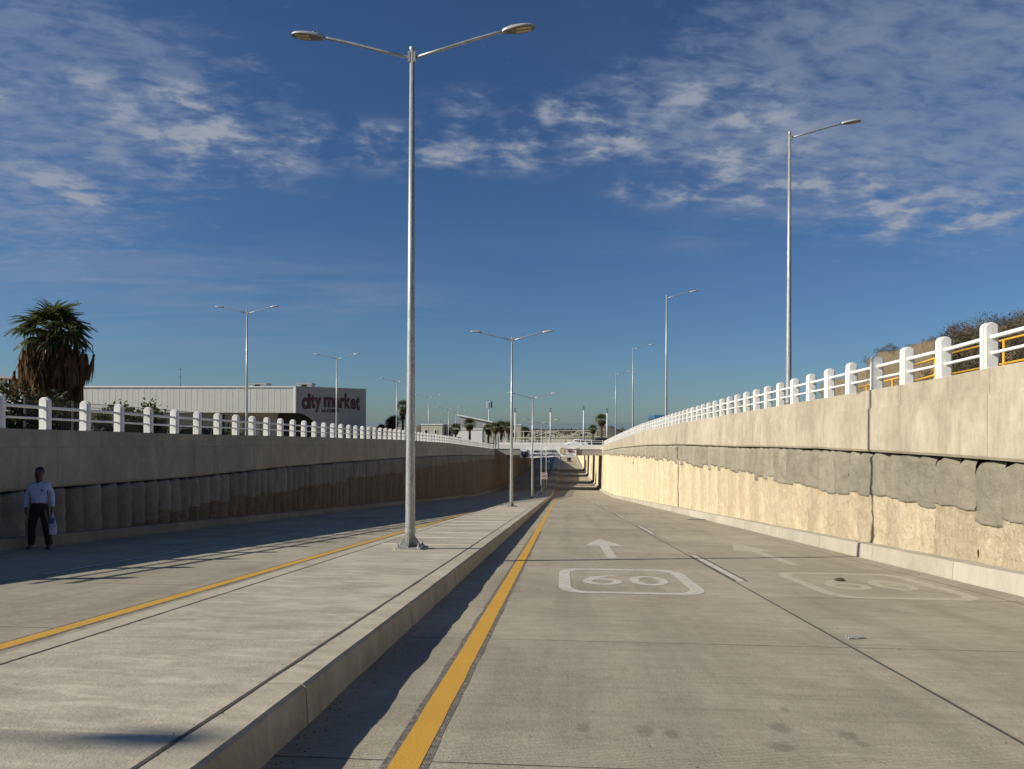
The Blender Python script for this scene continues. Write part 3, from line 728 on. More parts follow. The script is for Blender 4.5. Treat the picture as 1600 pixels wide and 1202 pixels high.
# ================================================================== STREET LAMPS
def lamp_meshes():
    D = {}
    m = MB(); m.tube([(0, 0, .03), (0, 0, .5), (0, 0, 4.5), (0, 0, 9.62)], [.096, .094, .072, .045], 20); D['pole'] = m.mesh('pole', M['galv'], True)
    m = MB(); m.tube([(0, 0, 9.60), (0, 0, 9.65)], .05, 14); m.tube([(0, 0, .33), (0, 0, .40)], [.104, .100], 18); D['collar'] = m.mesh('collar', M['galv'])
    m = MB(); m.box(-.24, .24, -.24, .24, .03, .06); D['base_plate'] = m.mesh('base_plate', M['galv'])
    m = MB(); m.box(-.30, .30, -.30, .30, -.05, .028); D['grout_pad'] = m.mesh('grout_pad', M['kerb'])
    m = MB(); T = Matrix.Rotation(R(90), 4, 'X') @ Matrix.Translation((0, 0, -.006))
    m.prism([(.09, .06), (.22, .06), (.095, .26)], T, .012); D['gusset'] = m.mesh('gusset', M['galv'])
    m = MB(); m.tube([(0, 0, .05), (0, 0, .15)], .012, 6); m.tube([(0, 0, .06), (0, 0, .085)], .024, 6); D['bolt'] = m.mesh('bolt', M['galv'])
    m = MB(); m.box(.03, .075, -.045, .045, 9.36, 9.56); D['bracket'] = m.mesh('bracket', M['galv'])
    m = MB(); m.tube([(.07, 0, 9.455), (.6, 0, 9.60), (1.2, 0, 9.765), (1.62, 0, 9.87), (1.80, 0, 9.90)], .030, 8); D['arm'] = m.mesh('arm', M['galv'], True)
    # luminaire: flat tapering shell, tilted a little
    T = Matrix.Translation((1.74, 0, 9.89)) @ Matrix.Rotation(R(-7), 4, 'Y')
    st = [(0, .035, .035), (.03, .07, .05), (.12, .10, .065), (.26, .135, .07), (.42, .145, .06), (.54, .125, .045), (.61, .08, .03), (.635, .03, .015)]
    m = MB(); rows = []
    for x, hw, h in st:
        row = []
        for i in range(13):
            a = R(-20 + 220 * i / 12); row.append(T @ Vector((x, hw * math.cos(a), max(-.012, h * math.sin(a) * 1.2))))
        rows.append(row)
    m.grid(rows, len(st), 13); m.face(rows[0]); D['lamp_head'] = m.mesh('lamp_head', M['head'], True)
    m = MB(); lo = [T @ Vector((x, s * hw * .93, -.014)) for s, seq in ((1, st), (-1, st[::-1])) for x, hw, h in seq]
    up = [T @ Vector((x, s * hw * .93, .004)) for s, seq in ((1, st), (-1, st[::-1])) for x, hw, h in seq]
    m.face(lo[::-1]); n = len(lo); m.grid([lo + [lo[0]], up + [up[0]]], 2, n + 1); D['underside'] = m.mesh('underside', M['headdark'])
    m = MB()
    for s in (-.052, .052): m.box(.27, .55, s - .035, s + .035, -.022, -.013, T=T)
    D['led_panel'] = m.mesh('led_panel', M['lens'])
    m = MB(); m.tube([T @ Vector((.2, 0, .07)), T @ Vector((.2, 0, .105))], [.035, .03], 8); D['photocell'] = m.mesh('photocell', M['headdark'])
    return D
LM = lamp_meshes()
def lamp(label, arms, loc, group, detailed=True):
    t = thing('street_lamp', label, 'street lamp', loc, group=group)
    for k in ('pole', 'collar', 'grout_pad', 'base_plate'): link(k, LM[k], t)
    for k in range(4):
        link('gusset', LM['gusset'], t, rotz=R(90 * k)); a = R(45 + 90 * k)
        link('bolt', LM['bolt'], t, (.285 * math.cos(a) * .98, .285 * math.sin(a) * .98, 0))
    for rz in arms:
        link('bracket', LM['bracket'], t, rotz=rz); link('arm', LM['arm'], t, rotz=rz)
        h = link('lamp_head', LM['lamp_head'], t, rotz=rz)
        for k in ('underside', 'led_panel', 'photocell'): link(k, LM[k], h)
    return t
ORD = ['second', 'third', 'fourth', 'fifth', 'sixth', 'seventh', 'eighth']
l0 = lamp('tall galvanised double-arm street lamp in the foreground of the median', (0, math.pi), (-2.94, 13.99, zr(13.99) + KH), 'lamps on the median')
for i, y in enumerate((41.6, 69.4, 97.2, 124.6)):
    copy_tree(l0, '%s double-arm street lamp along the median, counting from the large foreground one' % ORD[i], (-2.95, y, zr(y) + KH))
r0 = lamp('tall single-arm street lamp rising behind the white guardrail on the right wall', (0,), (7.72, 25.96, RT(25.96) - .1), 'lamps behind the right guardrail')
for i, (y, z) in enumerate(((56.4, 1.5), (83.3, .32), (110.8, -.75))):
    copy_tree(r0, '%s single-arm street lamp behind the right guardrail, counting from the tallest one' % ORD[i], (7.72, y, z))
q0 = lamp('double-arm street lamp standing in front of the pale store cladding on the left street', (0, math.pi), (-23, 52.0, LT(52) - .35), 'lamps along the left street')
for i, (x, y, z) in enumerate(((-23, 73.2, 7.85), (-23, 100.1, 7.0), (-23, 124, 5.64), (-23, 146, 4.01), (-23, 156, 3.5))):
    lab = ['double-arm street lamp in front of the store sign on the left street', 'double-arm street lamp beside the tall skirted palm, left of the foreground lamp pole', 'double-arm street lamp just right of the foreground lamp pole, far behind the left guardrail',
           'higher of the two overlapping far lamps left of the slanted white roof', 'lower of the two overlapping far lamps left of the slanted white roof'][i]
    copy_tree(q0, lab, (x, y, z - 9.45))
copy_tree(q0, 'double-arm street lamp at the left outside the frame, its head shading the near median', (-24.1, -2.3, LT(0) - .35))
s_ = lamp('small single-arm lamp over the flat cream houses right of the foreground pole', (0,), (-30.4, 175, -8.2), 'lamps along the left street')

# ================================================================== BRIDGE AND UNDERPASS
def bridge(label, y0, y1, ztop, zbot, band):
    t = thing('road_bridge', label, 'bridge', (-2.7, y0, ztop), group='decks over the underpass')
    o = (2.7, -y0, -ztop)
    m = MB().box(XL - .6, XR + .6, y0 + .25, y1 - .25, zbot + .35, ztop); link('deck', m.mesh('deck', M['bridge']), t, o)
    for a in (y0, y1 - .45):
        m = MB().box(XL - .02, XR + .02, a, a + .45, zbot, band[0]); link('edge_beam', m.mesh('edge_beam', M['bridge']), t, o)
        m = MB().box(XL - .6, XR + .6, a - .10, a + .5, band[0] + .002, band[1]); link('parapet', m.mesh('parapet', M['white']), t, o)
    k = 0; y = y0 + 1.4
    while y < y1 - 1.5:
        m = MB().box(XL + .02, XR - .02, y, y + .5, zbot + .05, zbot + .348); link('girder', m.mesh('girder', M['bridge']), t, o); y += 1.9
    return t
bridge('nearest white-edged bridge deck carrying the white car and the banner', 130.2, 141.5, -2.98, -4.30, (-3.2, -2.42))
bridge('second bridge deck in the dark of the underpass', 160, 171, -4.2, -5.5, (-4.5, -3.9))
bridge('third bridge deck deep inside the underpass', 196, 208, -5.4, -6.7, (-5.7, -5.1))
bridge('farthest bridge deck at the end of the underpass', 229, 243, -6.8, -8.2, (-7.1, -6.5))
bt = thing('bridge_railing', 'white pipe railing with slim posts along the near edge of the bridge', 'railing', (-2.7, 130.4, -2.42))
m = MB()
for x in [-12.2 + 1.9 * i for i in range(11)]:
    link('post', MB().box(x - .06 + 2.7, x + .06 + 2.7, -.06, .06, 0, .82).mesh('post', M['white']), bt)
for h in (.42, .72):
    m = MB().tube([(-9.9, 0, h), (9.6, 0, h)], .035, 6); link('rail', m.mesh('rail', M['white']), bt)
# banner hung on the bridge
def text_mesh(txt, size, mt, depth=0.0, sx=1.0, align='CENTER', bold=0.0):
    cu = bpy.data.curves.new('t', 'FONT'); cu.body = txt; cu.size = size; cu.extrude = depth; cu.align_x = align; cu.offset = bold; cu.resolution_u = 3
    o = bpy.data.objects.new('t', cu); C.objects.link(o)
    me = bpy.data.meshes.new_from_object(o.evaluated_get(bpy.context.evaluated_depsgraph_get()))
    bpy.data.objects.remove(o); bpy.data.curves.remove(cu)
    for v in me.vertices: v.co.x *= sx
    me.materials.clear(); me.materials.append(mt); return me
UP = Matrix.Rotation(R(90), 4, 'X')
bn = thing('banner', 'white printed banner hung across the bridge over the underpass', 'banner', (-2.75, 129.98, -3.75))
m = MB(); n = 40; rows = []
for i in range(n):
    u = i / (n - 1); x = -4.95 + 9.9 * u
    row = []
    for j in range(7):
        v = j / 6; sag = -.06 * math.sin(u * math.pi * 2.0) * (1 - v)
        z = -1.02 + .30 * u + (1.78 + -.02 * u) * v + sag + .02 * math.sin(u * 21)
        row.append((x, -.03 - .03 * math.sin(u * 25 + v * 2), z))
    rows.append(row)
m.grid(rows, n, 7); m.grid([[(p[0], p[1] + .012, p[2]) for p in r] for r in rows], n, 7, 0, True)
link('cloth', m.mesh('cloth', M['banner'], True), bn)
def btext(txt, size, x, z, mt, sx=1.0, bold=.022, name='lettering'):
    o = link(name, text_mesh(txt, size, mt, 0.004, sx, bold=bold), bn, (x, -.09, z)); o.rotation_euler = (R(90), R(-1.7), 0); return o
btext('LIBERTAD DE LAS MUJERES', .52, -.55, .0, M['navy'], .66)
btext('LIBRES DE BAJA CALIFORNIA SUR', .52, -.60, -.62, M['navy'], .66)
btext('Gobierno de', .34, 4.05, .42, M['maroon'], .9); btext('México', .46, 4.05, .0, M['maroon'], .9)
btext('Secretaría de las Mujeres', .20, 3.55, -.42, M['maroon'], .9, .004)
m = MB(); m.face([(2.55 + p[0], -.085, .25 + p[1]) for p in ell(0, 0, .52, .62, 0, 348, 29)]); m.face([(2.55 + p[0], -.088, .25 + p[1]) for p in ell(0, .02, .25, .36, 0, 340, 17)], 1)
link('emblem', m.mesh('emblem', [M['gold'], M['truss']]), bn)
m = MB(); rr = random.Random(4)
for k in range(16):
    x, z = rr.uniform(-4.7, -3.55), rr.uniform(-.85, .25)
    m.face([(x + p[0], -.085 - .0004 * k, z + p[1]) for p in [(rr.uniform(.1, .3) * math.cos(a), rr.uniform(.1, .35) * math.sin(a)) for a in [R(45 * q) for q in range(8)]]])
link('printed_figures', m.mesh('printed_figures', M['blackp']), bn)

# --- footbridge truss beyond the road bridge
fb = thing('truss_footbridge', 'cream steel footbridge with a zigzag truss behind the road bridge', 'footbridge', (-1.7, 160, -1.9))
def fbz(x): return .022 * (x + 10)
for nm, z in (('top_chord', 1.42), ('bottom_chord', .0)):
    m = MB().tube([(-10.5, 0, z + fbz(-10.5) - .1), (10.6, 0, z + fbz(10.6) - .1)], .085 if z else .11, 6); link(nm, m.mesh(nm, M['truss']), fb)
pts = [(-9.0, .12), (-5.2, .12), (-1.3, 1.32), (2.2, .22), (3.0, .22), (5.0, 1.38), (8.6, .2)]
for a, b in zip(pts, pts[1:]):
    m = MB().tube([(a[0], -.02, a[1] + fbz(a[0]) - .1), (b[0], -.02, b[1] + fbz(b[0]) - .1)], .075, 6); link('diagonal', m.mesh('diagonal', M['truss']), fb)
for x in (-9.0, -7.0, -1.3, -.6, 5.0, 8.7):
    m = MB().tube([(x, .02, -1.6), (x, .02, 1.42 + fbz(x) - .1)], .06, 6); link('upright', m.mesh('upright', M['truss']), fb)
m = MB().box(-10.5, 10.6, .2, 1.8, -.15, .05); link('walkway', m.mesh('walkway', M['truss']), fb)

# ================================================================== SMALL VERTICAL THINGS
def camera_pole(label, x, y, zb, zt):
    t = thing('camera_pole', label, 'pole', (x, y, zb), group='surveillance poles near the bridge')
    h = zt - zb
    m = MB().tube([(0, 0, 0), (0, 0, h - .6)], [.15, .11], 10); link('pole', m.mesh('pole', M['plastic_w'], True), t)
    for dz in (-.62, -.12):
        m = MB().tube([(-.05, 0, h + dz), (.05, 0, h + dz + .02)], .2, 10); m.box(-.22, .22, -.2, .16, h + dz + .1, h + dz + .26); link('camera_head', m.mesh('camera_head', M['headdark']), t)
    m = MB().tube([(0, 0, h - .65), (0, 0, h + .1)], .04, 6); link('mast', m.mesh('mast', M['headdark']), t)
    return t
camera_pole('slim pole with dark heads left of the bridge banner', -9.65, 146, -3.5, 4.15)
camera_pole('slim pole with dark heads rising above the middle of the banner', -2.65, 146, -3.3, 4.2)
camera_pole('slim pole with dark heads above the white car on the bridge', 3.9, 146, -3.2, 4.6)
camera_pole('slim pole with dark heads in front of the far palm right of the bridge', 8.5, 146, -3.2, 4.1)
an = thing('antenna_mast', 'thin phone mast with three white panel antennas over the far palms', 'antenna', (-26.5, 260, -9))
m = MB().tube([(0, 0, 0), (0, 0, 17.6)], [.28, .16], 8); link('mast', m.mesh('mast', M['plastic_w']), an)
for k, x in enumerate((-.75, .15, .85)):
    link('antenna_panel', MB().box(x - .22, x + .22, -.5 + .3 * k, -.3 + .3 * k, 15.6, 17.9).mesh('antenna_panel', M['plastic_w' if k != 2 else 'steel_teal']), an)
an2 = thing('antenna_mast', 'faint thin lattice mast far behind the store roof', 'antenna', (-140, 260, -5))
m = MB().tube([(0, 0, 0), (0, 0, 26)], .07, 5); link('mast', m.mesh('mast', M['headdark']), an2)
for z in (19.2, 22.4, 25.2): link('crossarm', MB().box(-.35, .35, -.1, .1, z, z + .35).mesh('crossarm', M['headdark']), an2)
# speed sign on the median
sg = thing('speed_sign', 'small square white speed limit sign on a post on the median', 'road sign', (-2.35, 88.8, zr(88.8) + KH))
m = MB().tube([(0, 0, 0), (0, 0, 2.75)], .045, 8); link('post', m.mesh('post', M['headdark']), sg)
pl_ = link('sign_plate', MB().box(-.39, .39, -.075, -.05, 2.0, 2.78).mesh('sign_plate', M['signw']), sg)
m = MB()
for P in band(ell(0, 2.39, .34, .34), ell(0, 2.39, .26, .26)): m.face([(x, -.079, z) for x, z in P][::1])
link('red_ring', m.mesh('red_ring', M['signr']), pl_)
o = link('number', text_mesh('60', .36, M['blackp'], .002, .9, bold=.012), pl_, (0, -.080, 2.265)); o.rotation_euler = (R(90), 0, 0)
# teal frame at the end of the left guardrail
tf = thing('gate_frame', 'teal steel frame at the far end of the left guardrail', 'frame', (-12.3, 128.6, -3.4))
for x in (0, .35, .9): link('upright', MB().box(x - .07, x + .07, -.07, .07, 0, 2.5 - x * .2).mesh('upright', M['steel_teal']), tf)
for z in (.7, 1.6): link('crossbar', MB().box(.07, .83, -.04, .04, z, z + .09).mesh('crossbar', M['steel_teal']), tf)

# ================================================================== STORE
st = thing('supermarket', 'long pale clad supermarket with a grey sign wall on the left', 'building', (-48.4, 130, -3.6))
bx, by, bz = -48.4, 130, -3.6
o_ = (-bx, -by, -bz); ZT, ZB = 7.78, 3.06
YA = 128.0   # facade runs almost square to the view
A = Vector((-48.39, 130, 0)); B = Vector((-38.45, 141.0, 0)); L0 = Vector((-100.0, 130.6, 0))
# body behind the cladding
m = MB(); base = [(-100, 131.4), (-48.6, 130.8), (-39.0, 141.2), (-56, 190), (-100, 190)]
m.prism([(x, y) for x, y in base], Matrix.Translation((0, 0, ZB)), ZT - ZB - .25); link('upper_body', m.mesh('upper_body', M['panel']), st, o_)
base2 = [(-100, 134.5), (-52, 134.0), (-44, 143), (-56, 189), (-100, 189)]
m = MB(); m.prism(base2, Matrix.Translation((0, 0, -3.7)), ZB + 3.7 + .02); link('lower_wall', m.mesh('lower_wall', M['panel2']), st, o_)
# cladding sheets one by one
x = -48.45; pw = 1.12; rr = random.Random(3); k = 0
while x > -100:
    f = (x + 48.4) / (-51.6); y = 130 + .6 * f
    d = rr.uniform(-.012, .012)
    m = MB(); m.box(x - pw + .012, x - .012, y - .10 + d, y + .6, ZB, ZT - .12); m.box(x - pw * .55, x - pw * .45, y - .115 + d, y - .09 + d, ZB + .01, ZT - .13)
    link('cladding_panel', m.mesh('cladding_panel', M['panel']), st, o_); x -= pw; k += 1
m = MB(); m.hexa([(-100, 130.3, ZT - .12), (-48.4, 129.75, ZT - .12), (-48.4, 131.2, ZT - .12), (-100, 131.6, ZT - .12), (-100, 130.3, ZT + .12), (-48.4, 129.75, ZT + .05), (-48.4, 131.2, ZT + .05), (-100, 131.6, ZT + .12)])
link('roof_trim', m.mesh('roof_trim', M['trim']), st, o_)
link('corner_trim', MB().box(-48.62, -48.30, 129.7, 130.2, ZB - .02, ZT + .05).mesh('corner_trim', M['trim']), st, o_)
# sign wall, with an arched opening cut out of its near foot
u = (B - A).normalized(); nrm = Vector((u.y, -u.x, 0)); Ls = (B - A).length
Ts = Matrix(((u.x, 0, nrm.x, A.x), (u.y, 0, nrm.y, A.y), (0, 1, 0, 0), (0, 0, 0, 1)))
arch_ = [(0.1, ZB)] + [(0.1 + 4.6 * math.sin(R(90 * i / 10)) , ZB - 3.9 * (1 - math.cos(R(90 * i / 10)))) for i in range(1, 11)] + [(4.75, -3.6)]
poly = [(Ls, -3.6), (Ls, ZT), (0.1, ZT)] + arch_
m = MB(); m.prism(poly, Ts @ Matrix.Translation((0, 0, -.5)), .5); sw = link('sign_wall', m.mesh('sign_wall', M['panel2']), st, o_)
m = MB()
for z in (.9, 2.2, 4.6, 6.0): m.prism([(4.9 if z < 3 else .2, z), (Ls - .1, z), (Ls - .1, z + .03), (4.9 if z < 3 else .2, z + .03)], Ts @ Matrix.Translation((0, 0, .001)), .01)
link('seam', m.mesh('seam', M['houseg']), sw)
m = MB(); m.prism([(-.05, ZT - .02), (Ls + .1, ZT - .02), (Ls + .1, ZT + .10), (-.05, ZT + .10)], Ts @ Matrix.Translation((0, 0, -.5)), .6); link('parapet_cap', m.mesh('parapet_cap', M['houseg']), st, o_)
m = MB(); m.box(-53, -46.6, 133.4, 133.95, -3.6, ZB - .1); link('entrance', m.mesh('entrance', M['void']), st, o_)
for xx in (-60.5, -57.6): link('shop_pane', MB().box(xx, xx + 2.4, 133.7, 133.97, -1.5, 1.6).mesh('shop_pane', M['cream']), st, o_)
for xa, xb in ((-58.3, -55.0), (-49.4, -46.4)):
    ru = link('roof_unit', MB().box(xa + .25, xb - .15, 133, 135, ZT - .1, ZT + .55).mesh('roof_unit', M['trim']), st, o_)
    link('unit_lid', MB().box(xa, xb, 132.8, 135.2, ZT + .56, ZT + .80).mesh('unit_lid', M['houseg']), ru)
    link('unit_louvre', MB().box(xa + 1.0, xa + 2.0, 132.9, 132.99, ZT + .1, ZT + .5).mesh('unit_louvre', M['void']), ru)
for xa in (-82, -71.0):
    m = MB(); m.tube([(xa, 136, ZT + .2), (xa + 2.6, 136, ZT + .2)], [.16, .16], 6); link('roof_vent', m.mesh('roof_vent', M['houseg']), st, o_)
# sign letters: each one a piece of the sign
def wave(s): return .28 * math.cos(s * 2.9)
sgn = link('store_sign', MB().prism([(1.4, 4.1), (1.45, 4.1), (1.45, 4.15), (1.4, 4.15)], Ts, .02).mesh('store_sign', M['blackp']), st, o_)
txt = 'city market'; adv = {'c': .86, 'i': .50, 't': .62, 'y': .92, ' ': .42, 'm': 1.55, 'a': .95, 'r': .72, 'k': .95, 'e': .90}
tot = sum(adv[c] for c in txt); X0, X1 = 1.2, 13.4; sc = (X1 - X0) / tot; xx = X0
for ch in txt:
    if ch != ' ':
        wdt = adv[ch] * sc; cx = xx + wdt / 2; q = (cx - (X0 + X1) / 2) / ((X1 - X0) / 2)
        for mt, bold, dz, nm in ((M['blackp'], .13, .03, 'letter_backing'), (M['maroon'], .035, .10, 'letter')):
            me = text_mesh(ch, 3.0, mt, .03, 1.0, bold=bold)
            xs_ = [v.co.x for v in me.vertices]; w0 = max(xs_) - min(xs_); mid = (max(xs_) + min(xs_)) / 2
            tgt = wdt * (1.0 if bold > .1 else .86)
            for v in me.vertices:
                X_ = (v.co.x - mid) / w0 * tgt + cx
                yv = v.co.y; xh = 1.56; zl = yv * 1.33 if yv < xh else xh * 1.33 + (yv - xh) * 1.35
                Z_ = 3.92 + zl * (1 - .10 * (1 - q * q)) + .46 * (1 - q * q) - .1
                p = Ts @ Vector((X_, Z_, dz + v.co.z)); v.co = p
            link(nm, me, sgn)
    xx += adv[ch] * sc
sgn.location = o_
me = text_mesh('LA COMER', .78, M['blackp'], .03, 1.0, bold=.05)
for v in me.vertices: v.co = Ts @ Vector((v.co.x * .95 + 7.0, 3.25 + v.co.y, .04 + v.co.z))
link('small_lettering', me, sgn)

# ================================================================== HOUSES FAR OFF
def house(label, x, y, z, wx, wy, h, mt, wins, roof=None):
    t = thing('house', label, 'house', (x, y, z))
    m = MB().box(0, wx, 0, wy, -4, h); link('wall', m.mesh('wall', M[mt]), t)
    m = MB().box(-.15, wx + .15, -.15, wy, h + .002, h + .3); link('roof', m.mesh('roof', M['trim' if mt == 'cream' else mt]), t)
    for a, b, c, d_ in wins:
        f = link('window', MB().box(a, b, -.08, .05, c, d_).mesh('window', M['trim']), t); link('pane', MB().box(a + .12, b - .12, -.1, -.06, c + .12, d_ - .12).mesh('pane', M['void']), f)
    return t
house('flat cream house right of the foreground lamp pole, far away', -43.0, 220, -4.0, 6.4, 8, 4.6, 'cream', [(1, 2.0, 1.8, 3.2), (4, 5, 1.8, 3.2)])
house('dark grey flat block between the cream houses', -36.2, 224, -4.0, 3.4, 8, 4.7, 'houseg', [(.8, 2.0, 1.6, 3.4)])
house('low white wall building beneath the far palms', -31, 205, -5, 8.2, 6, 4.4, 'trim', [(1, 2, 1, 2.4)])
house('cream flat building behind the row of far palms', -23.5, 215, -5, 11, 8, 5.6, 'cream', [(1, 2.2, 2.2, 3.6), (5, 6, 2.2, 3.6), (8, 9.4, 2.0, 3.6)])
house('low dark house behind the two short palms beside the store', -57, 222, -4.5, 12, 8, 4.8, 'houseg', [(2, 3.4, 1.5, 3)])
hs = thing('hall', 'grey hall with a slanted white roof edge beside the far palm', 'building', (-34, 235, -5))
m = MB(); m.prism([(0, -3), (11.8, -3), (11.8, 6.2), (0, 8.6)], Matrix.Translation((0, 8, 0)) @ UP, 8); link('wall', m.mesh('wall', M['houseg']), hs)
m = MB(); m.prism([(-.4, 8.6), (12.2, 6.12), (12.2, 6.42), (-.4, 8.95)], Matrix.Translation((0, 8.2, 0)) @ UP, 8.6); link('roof', m.mesh('roof', M['trim']), hs)
hc = thing('villa', 'flat-roofed white villa with dark openings far left behind the palm', 'house', (-126, 150, 2))
link('wall', MB().box(0, 15, 0, 8, -4, 4.6).mesh('wall', M['trim']), hc); link('roof', MB().box(-1, 15.5, -1.5, 9, 8.4, 9.0).mesh('roof', M['houseg']), hc)
for i in range(4):
    link('column', MB().box(1 + i * 4.3, 2.2 + i * 4.3, -.4, .4, 4.62, 8.38).mesh('column', M['cream' if i % 2 else 'houseg']), hc)
    if i < 3: link('window', MB().box(2.4 + i * 4.3, 5.1 + i * 4.3, .5, .7, 4.7, 8.3).mesh('window', M['void']), hc)

# ================================================================== CARS
def car_parts(t, paint, L=4.3, Wd=1.75, H=1.5, suv=False):
    hb = .62 if not suv else .72
    prof = [(0, .28), (.05, .62), (.25, hb + .10), (1.15, hb + .28), (1.85, H - .04), (2.3, H), (3.3, H - .03), (3.95, hb + .34), (4.22, hb + .26), (4.3, .55), (4.27, .28)]
    if suv: prof = [(0, .32), (.04, .72), (.25, hb + .14), (1.15, hb + .30), (1.7, H - .04), (2.2, H), (3.9, H - .03), (4.2, hb + .34), (4.28, hb + .2), (4.3, .6), (4.27, .32)]
    k = L / 4.3; rows = []
    for yv, ins in ((-Wd / 2, .10), (-Wd / 2 + .09, 0), (Wd / 2 - .09, 0), (Wd / 2, .10)):
        rows.append([(x * k, yv * (1 - (.10 if z > hb + .3 else 0)), z - (ins if z > .5 else -ins * .3)) for x, z in prof])
    m = MB(); m.grid([r + [r[0]] for r in rows], 4, len(prof) + 1); m.face(rows[0]); m.face(rows[-1][::-1])
    link('body', m.mesh('body', paint, True), t)
    for s in (-1, 1):
        y = s * (Wd / 2 * .905)
        for P in ([(1.38, hb + .32), (1.92, H - .13), (2.45, H - .11), (2.45, hb + .32)], [(2.53, hb + .32), (2.53, H - .11), (3.25, H - .14), (3.72, hb + .36)]):
            m = MB(); m.prism([(x * k, z) for x, z in P], Matrix.Translation((0, y + .03, 0)) @ UP, .06); link('window', m.mesh('window', M['glass']), t)
        for x in (.85, 3.4):
            wh = link('wheel', MB().tube([(x * k, s * Wd / 2 - s * .2, .31), (x * k, s * Wd / 2 + s * .01, .31)], .31, 16).mesh('wheel', M['rubber']), t)
            link('rim', MB().tube([(x * k, s * Wd / 2, .31), (x * k, s * Wd / 2 + s * .025, .31)], .19, 10).mesh('rim', M['rim']), wh)
        link('headlight', MB().box(-.01, .12, s * .62 - .16, s * .62 + .16, .60, .74).mesh('headlight', M['lampw']), t)
        link('tail_light', MB().box(L - .12, L + .005, s * .66 - .13, s * .66 + .13, .66, .84).mesh('tail_light', M['lampred']), t)
    m = MB(); m.face([(1.2 * k, -Wd * .42, hb + .31), (1.2 * k, Wd * .42, hb + .31), (1.82 * k, Wd * .38, H - .05), (1.82 * k, -Wd * .38, H - .05)]); m.v = [(a - .03, b, c + .02) for a, b, c in m.v]
    link('windscreen', m.mesh('windscreen', M['glass']), t)
c1 = thing('car', 'white saloon car crossing the bridge above the banner', 'car', (.1, 134, -2.98), group='cars near the bridge'); car_parts(c1, M['carw'])
c2 = thing('car', 'dark car behind the white one at the right end of the bridge', 'car', (4.3, 137.5, -2.98), group='cars near the bridge'); car_parts(c2, M['card'], suv=True, H=1.65)
c3 = thing('car', 'dark grey car parked behind the left guardrail near the far palms', 'car', (-20.3, 138, LT(138) - .40), R(70), 'cars near the bridge'); car_parts(c3, M['carg'], suv=True, H=1.7)
c4 = thing('car', 'dark car far down the road below the banner', 'car', (2.2, 300, zr(300)), R(90), 'cars near the bridge'); car_parts(c4, M['card'], suv=True, H=1.7)
c5 = thing('car', 'pale car far down the left carriageway below the banner', 'car', (-6.5, 292, zr(292)), R(90), 'cars near the bridge'); car_parts(c5, M['carw'])
bs = thing('minibus', 'blue minibus with a pale windscreen behind the right guardrail', 'bus', (11.2, 83, RT(83) - .40))
m = MB(); P = [(0, .4), (0, 1.3), (.3, 2.75), (.7, 2.95), (6.6, 2.95), (6.75, 2.7), (6.75, .4)]
m.prism(P, Matrix.Rotation(R(90), 4, 'Z') @ Matrix.Translation((0, 1.05, 0)) @ UP, 2.1); link('body', m.mesh('body', M['busb']), bs)
m = MB(); m.face([(-.9, .01, 1.38), (.9, .01, 1.38), (.85, .24, 2.6), (-.85, .24, 2.6)]); m.v = [(a, b - .03, c) for a, b, c in m.v]; link('windscreen', m.mesh('windscreen', M['lampw']), bs)
for s in (-1, 1):
    for i in range(4): link('window', MB().box(s * 1.05 - .03, s * 1.05 + .03, .9 + i * 1.4, 2.1 + i * 1.4, 1.6, 2.6).mesh('window', M['glass']), bs)
    for y in (1.2, 5.3): link('wheel', MB().tube([(s * .85, y, .42), (s * 1.08, y, .42)], .42, 14).mesh('wheel', M['rubber']), bs)
    link('headlight', MB().box(s * .75 - .15, s * .75 + .15, -.03, .05, .85, 1.05).mesh('headlight', M['lampw']), bs)

# ================================================================== VEGETATION
def fan_frond(seed, blades=19, L=.86, spread=190, droop=.55, petiole=.70, mt='frond'):
    rr = random.Random(seed); m = MB()
    m.tube([(0, 0, 0), (petiole * .5, 0, .03), (petiole, 0, 0)], [.03, .022, .014], 5)
    for i in range(blades):
        a = R(-spread / 2 + spread * i / (blades - 1) + rr.uniform(-4, 4)); l = L * (1 - .25 * abs(i / (blades - 1) - .5) * 2) * rr.uniform(.85, 1.1)
        prev = Vector((petiole, 0, 0)); dirv = Vector((math.cos(a), math.sin(a), .12)); pw = .012
        sid = Vector((-math.sin(a), math.cos(a), 0)); P = [(prev - sid * pw, prev + sid * pw)]
        for s, wd in ((.42, .062), (.74, .046), (1.0, .004)):
            p = Vector((petiole, 0, 0)) + dirv * l * s; p.z -= droop * l * s ** 2.6 * rr.uniform(.8, 1.3); P.append((p - sid * wd + Vector((0, 0, .012)), p + sid * wd + Vector((0, 0, -.012))))
        for q, r_ in zip(P, P[1:]): m.face([q[0], q[1], r_[1], r_[0]])
    return m.mesh('frond', M[mt])
def dead_frond(seed):
    rr = random.Random(seed); m = MB()
    m.tube([(0, 0, 0), (.35, 0, -.15), (.5, 0, -.6)], [.02, .018, .012], 4)
    for i in range(15):
        x, y, z = .5, 0, -.55
        vx, vy = rr.uniform(-.16, .20), rr.uniform(-.34, .34); l = rr.uniform(.7, 1.5); wd = rr.uniform(.018, .045)
        P = []
        for s in (0, .4, .75, 1.0):
            c = Vector((x + vx * s + rr.uniform(-.02, .02), y + vy * s * (1.2 - .4 * s), z - l * s)); an = rr.uniform(0, 3.1)
            q = Vector((math.cos(an), math.sin(an), 0)) * (wd if s < 1 else .005); P.append((c - q, c + q))
        for a, b in zip(P, P[1:]): m.face([a[0], a[1], b[1], b[0]])
    return m.mesh('dead_frond', M['dead'])
FR = [fan_frond(s) for s in range(4)]; DF = [dead_frond(s) for s in range(30, 35)]
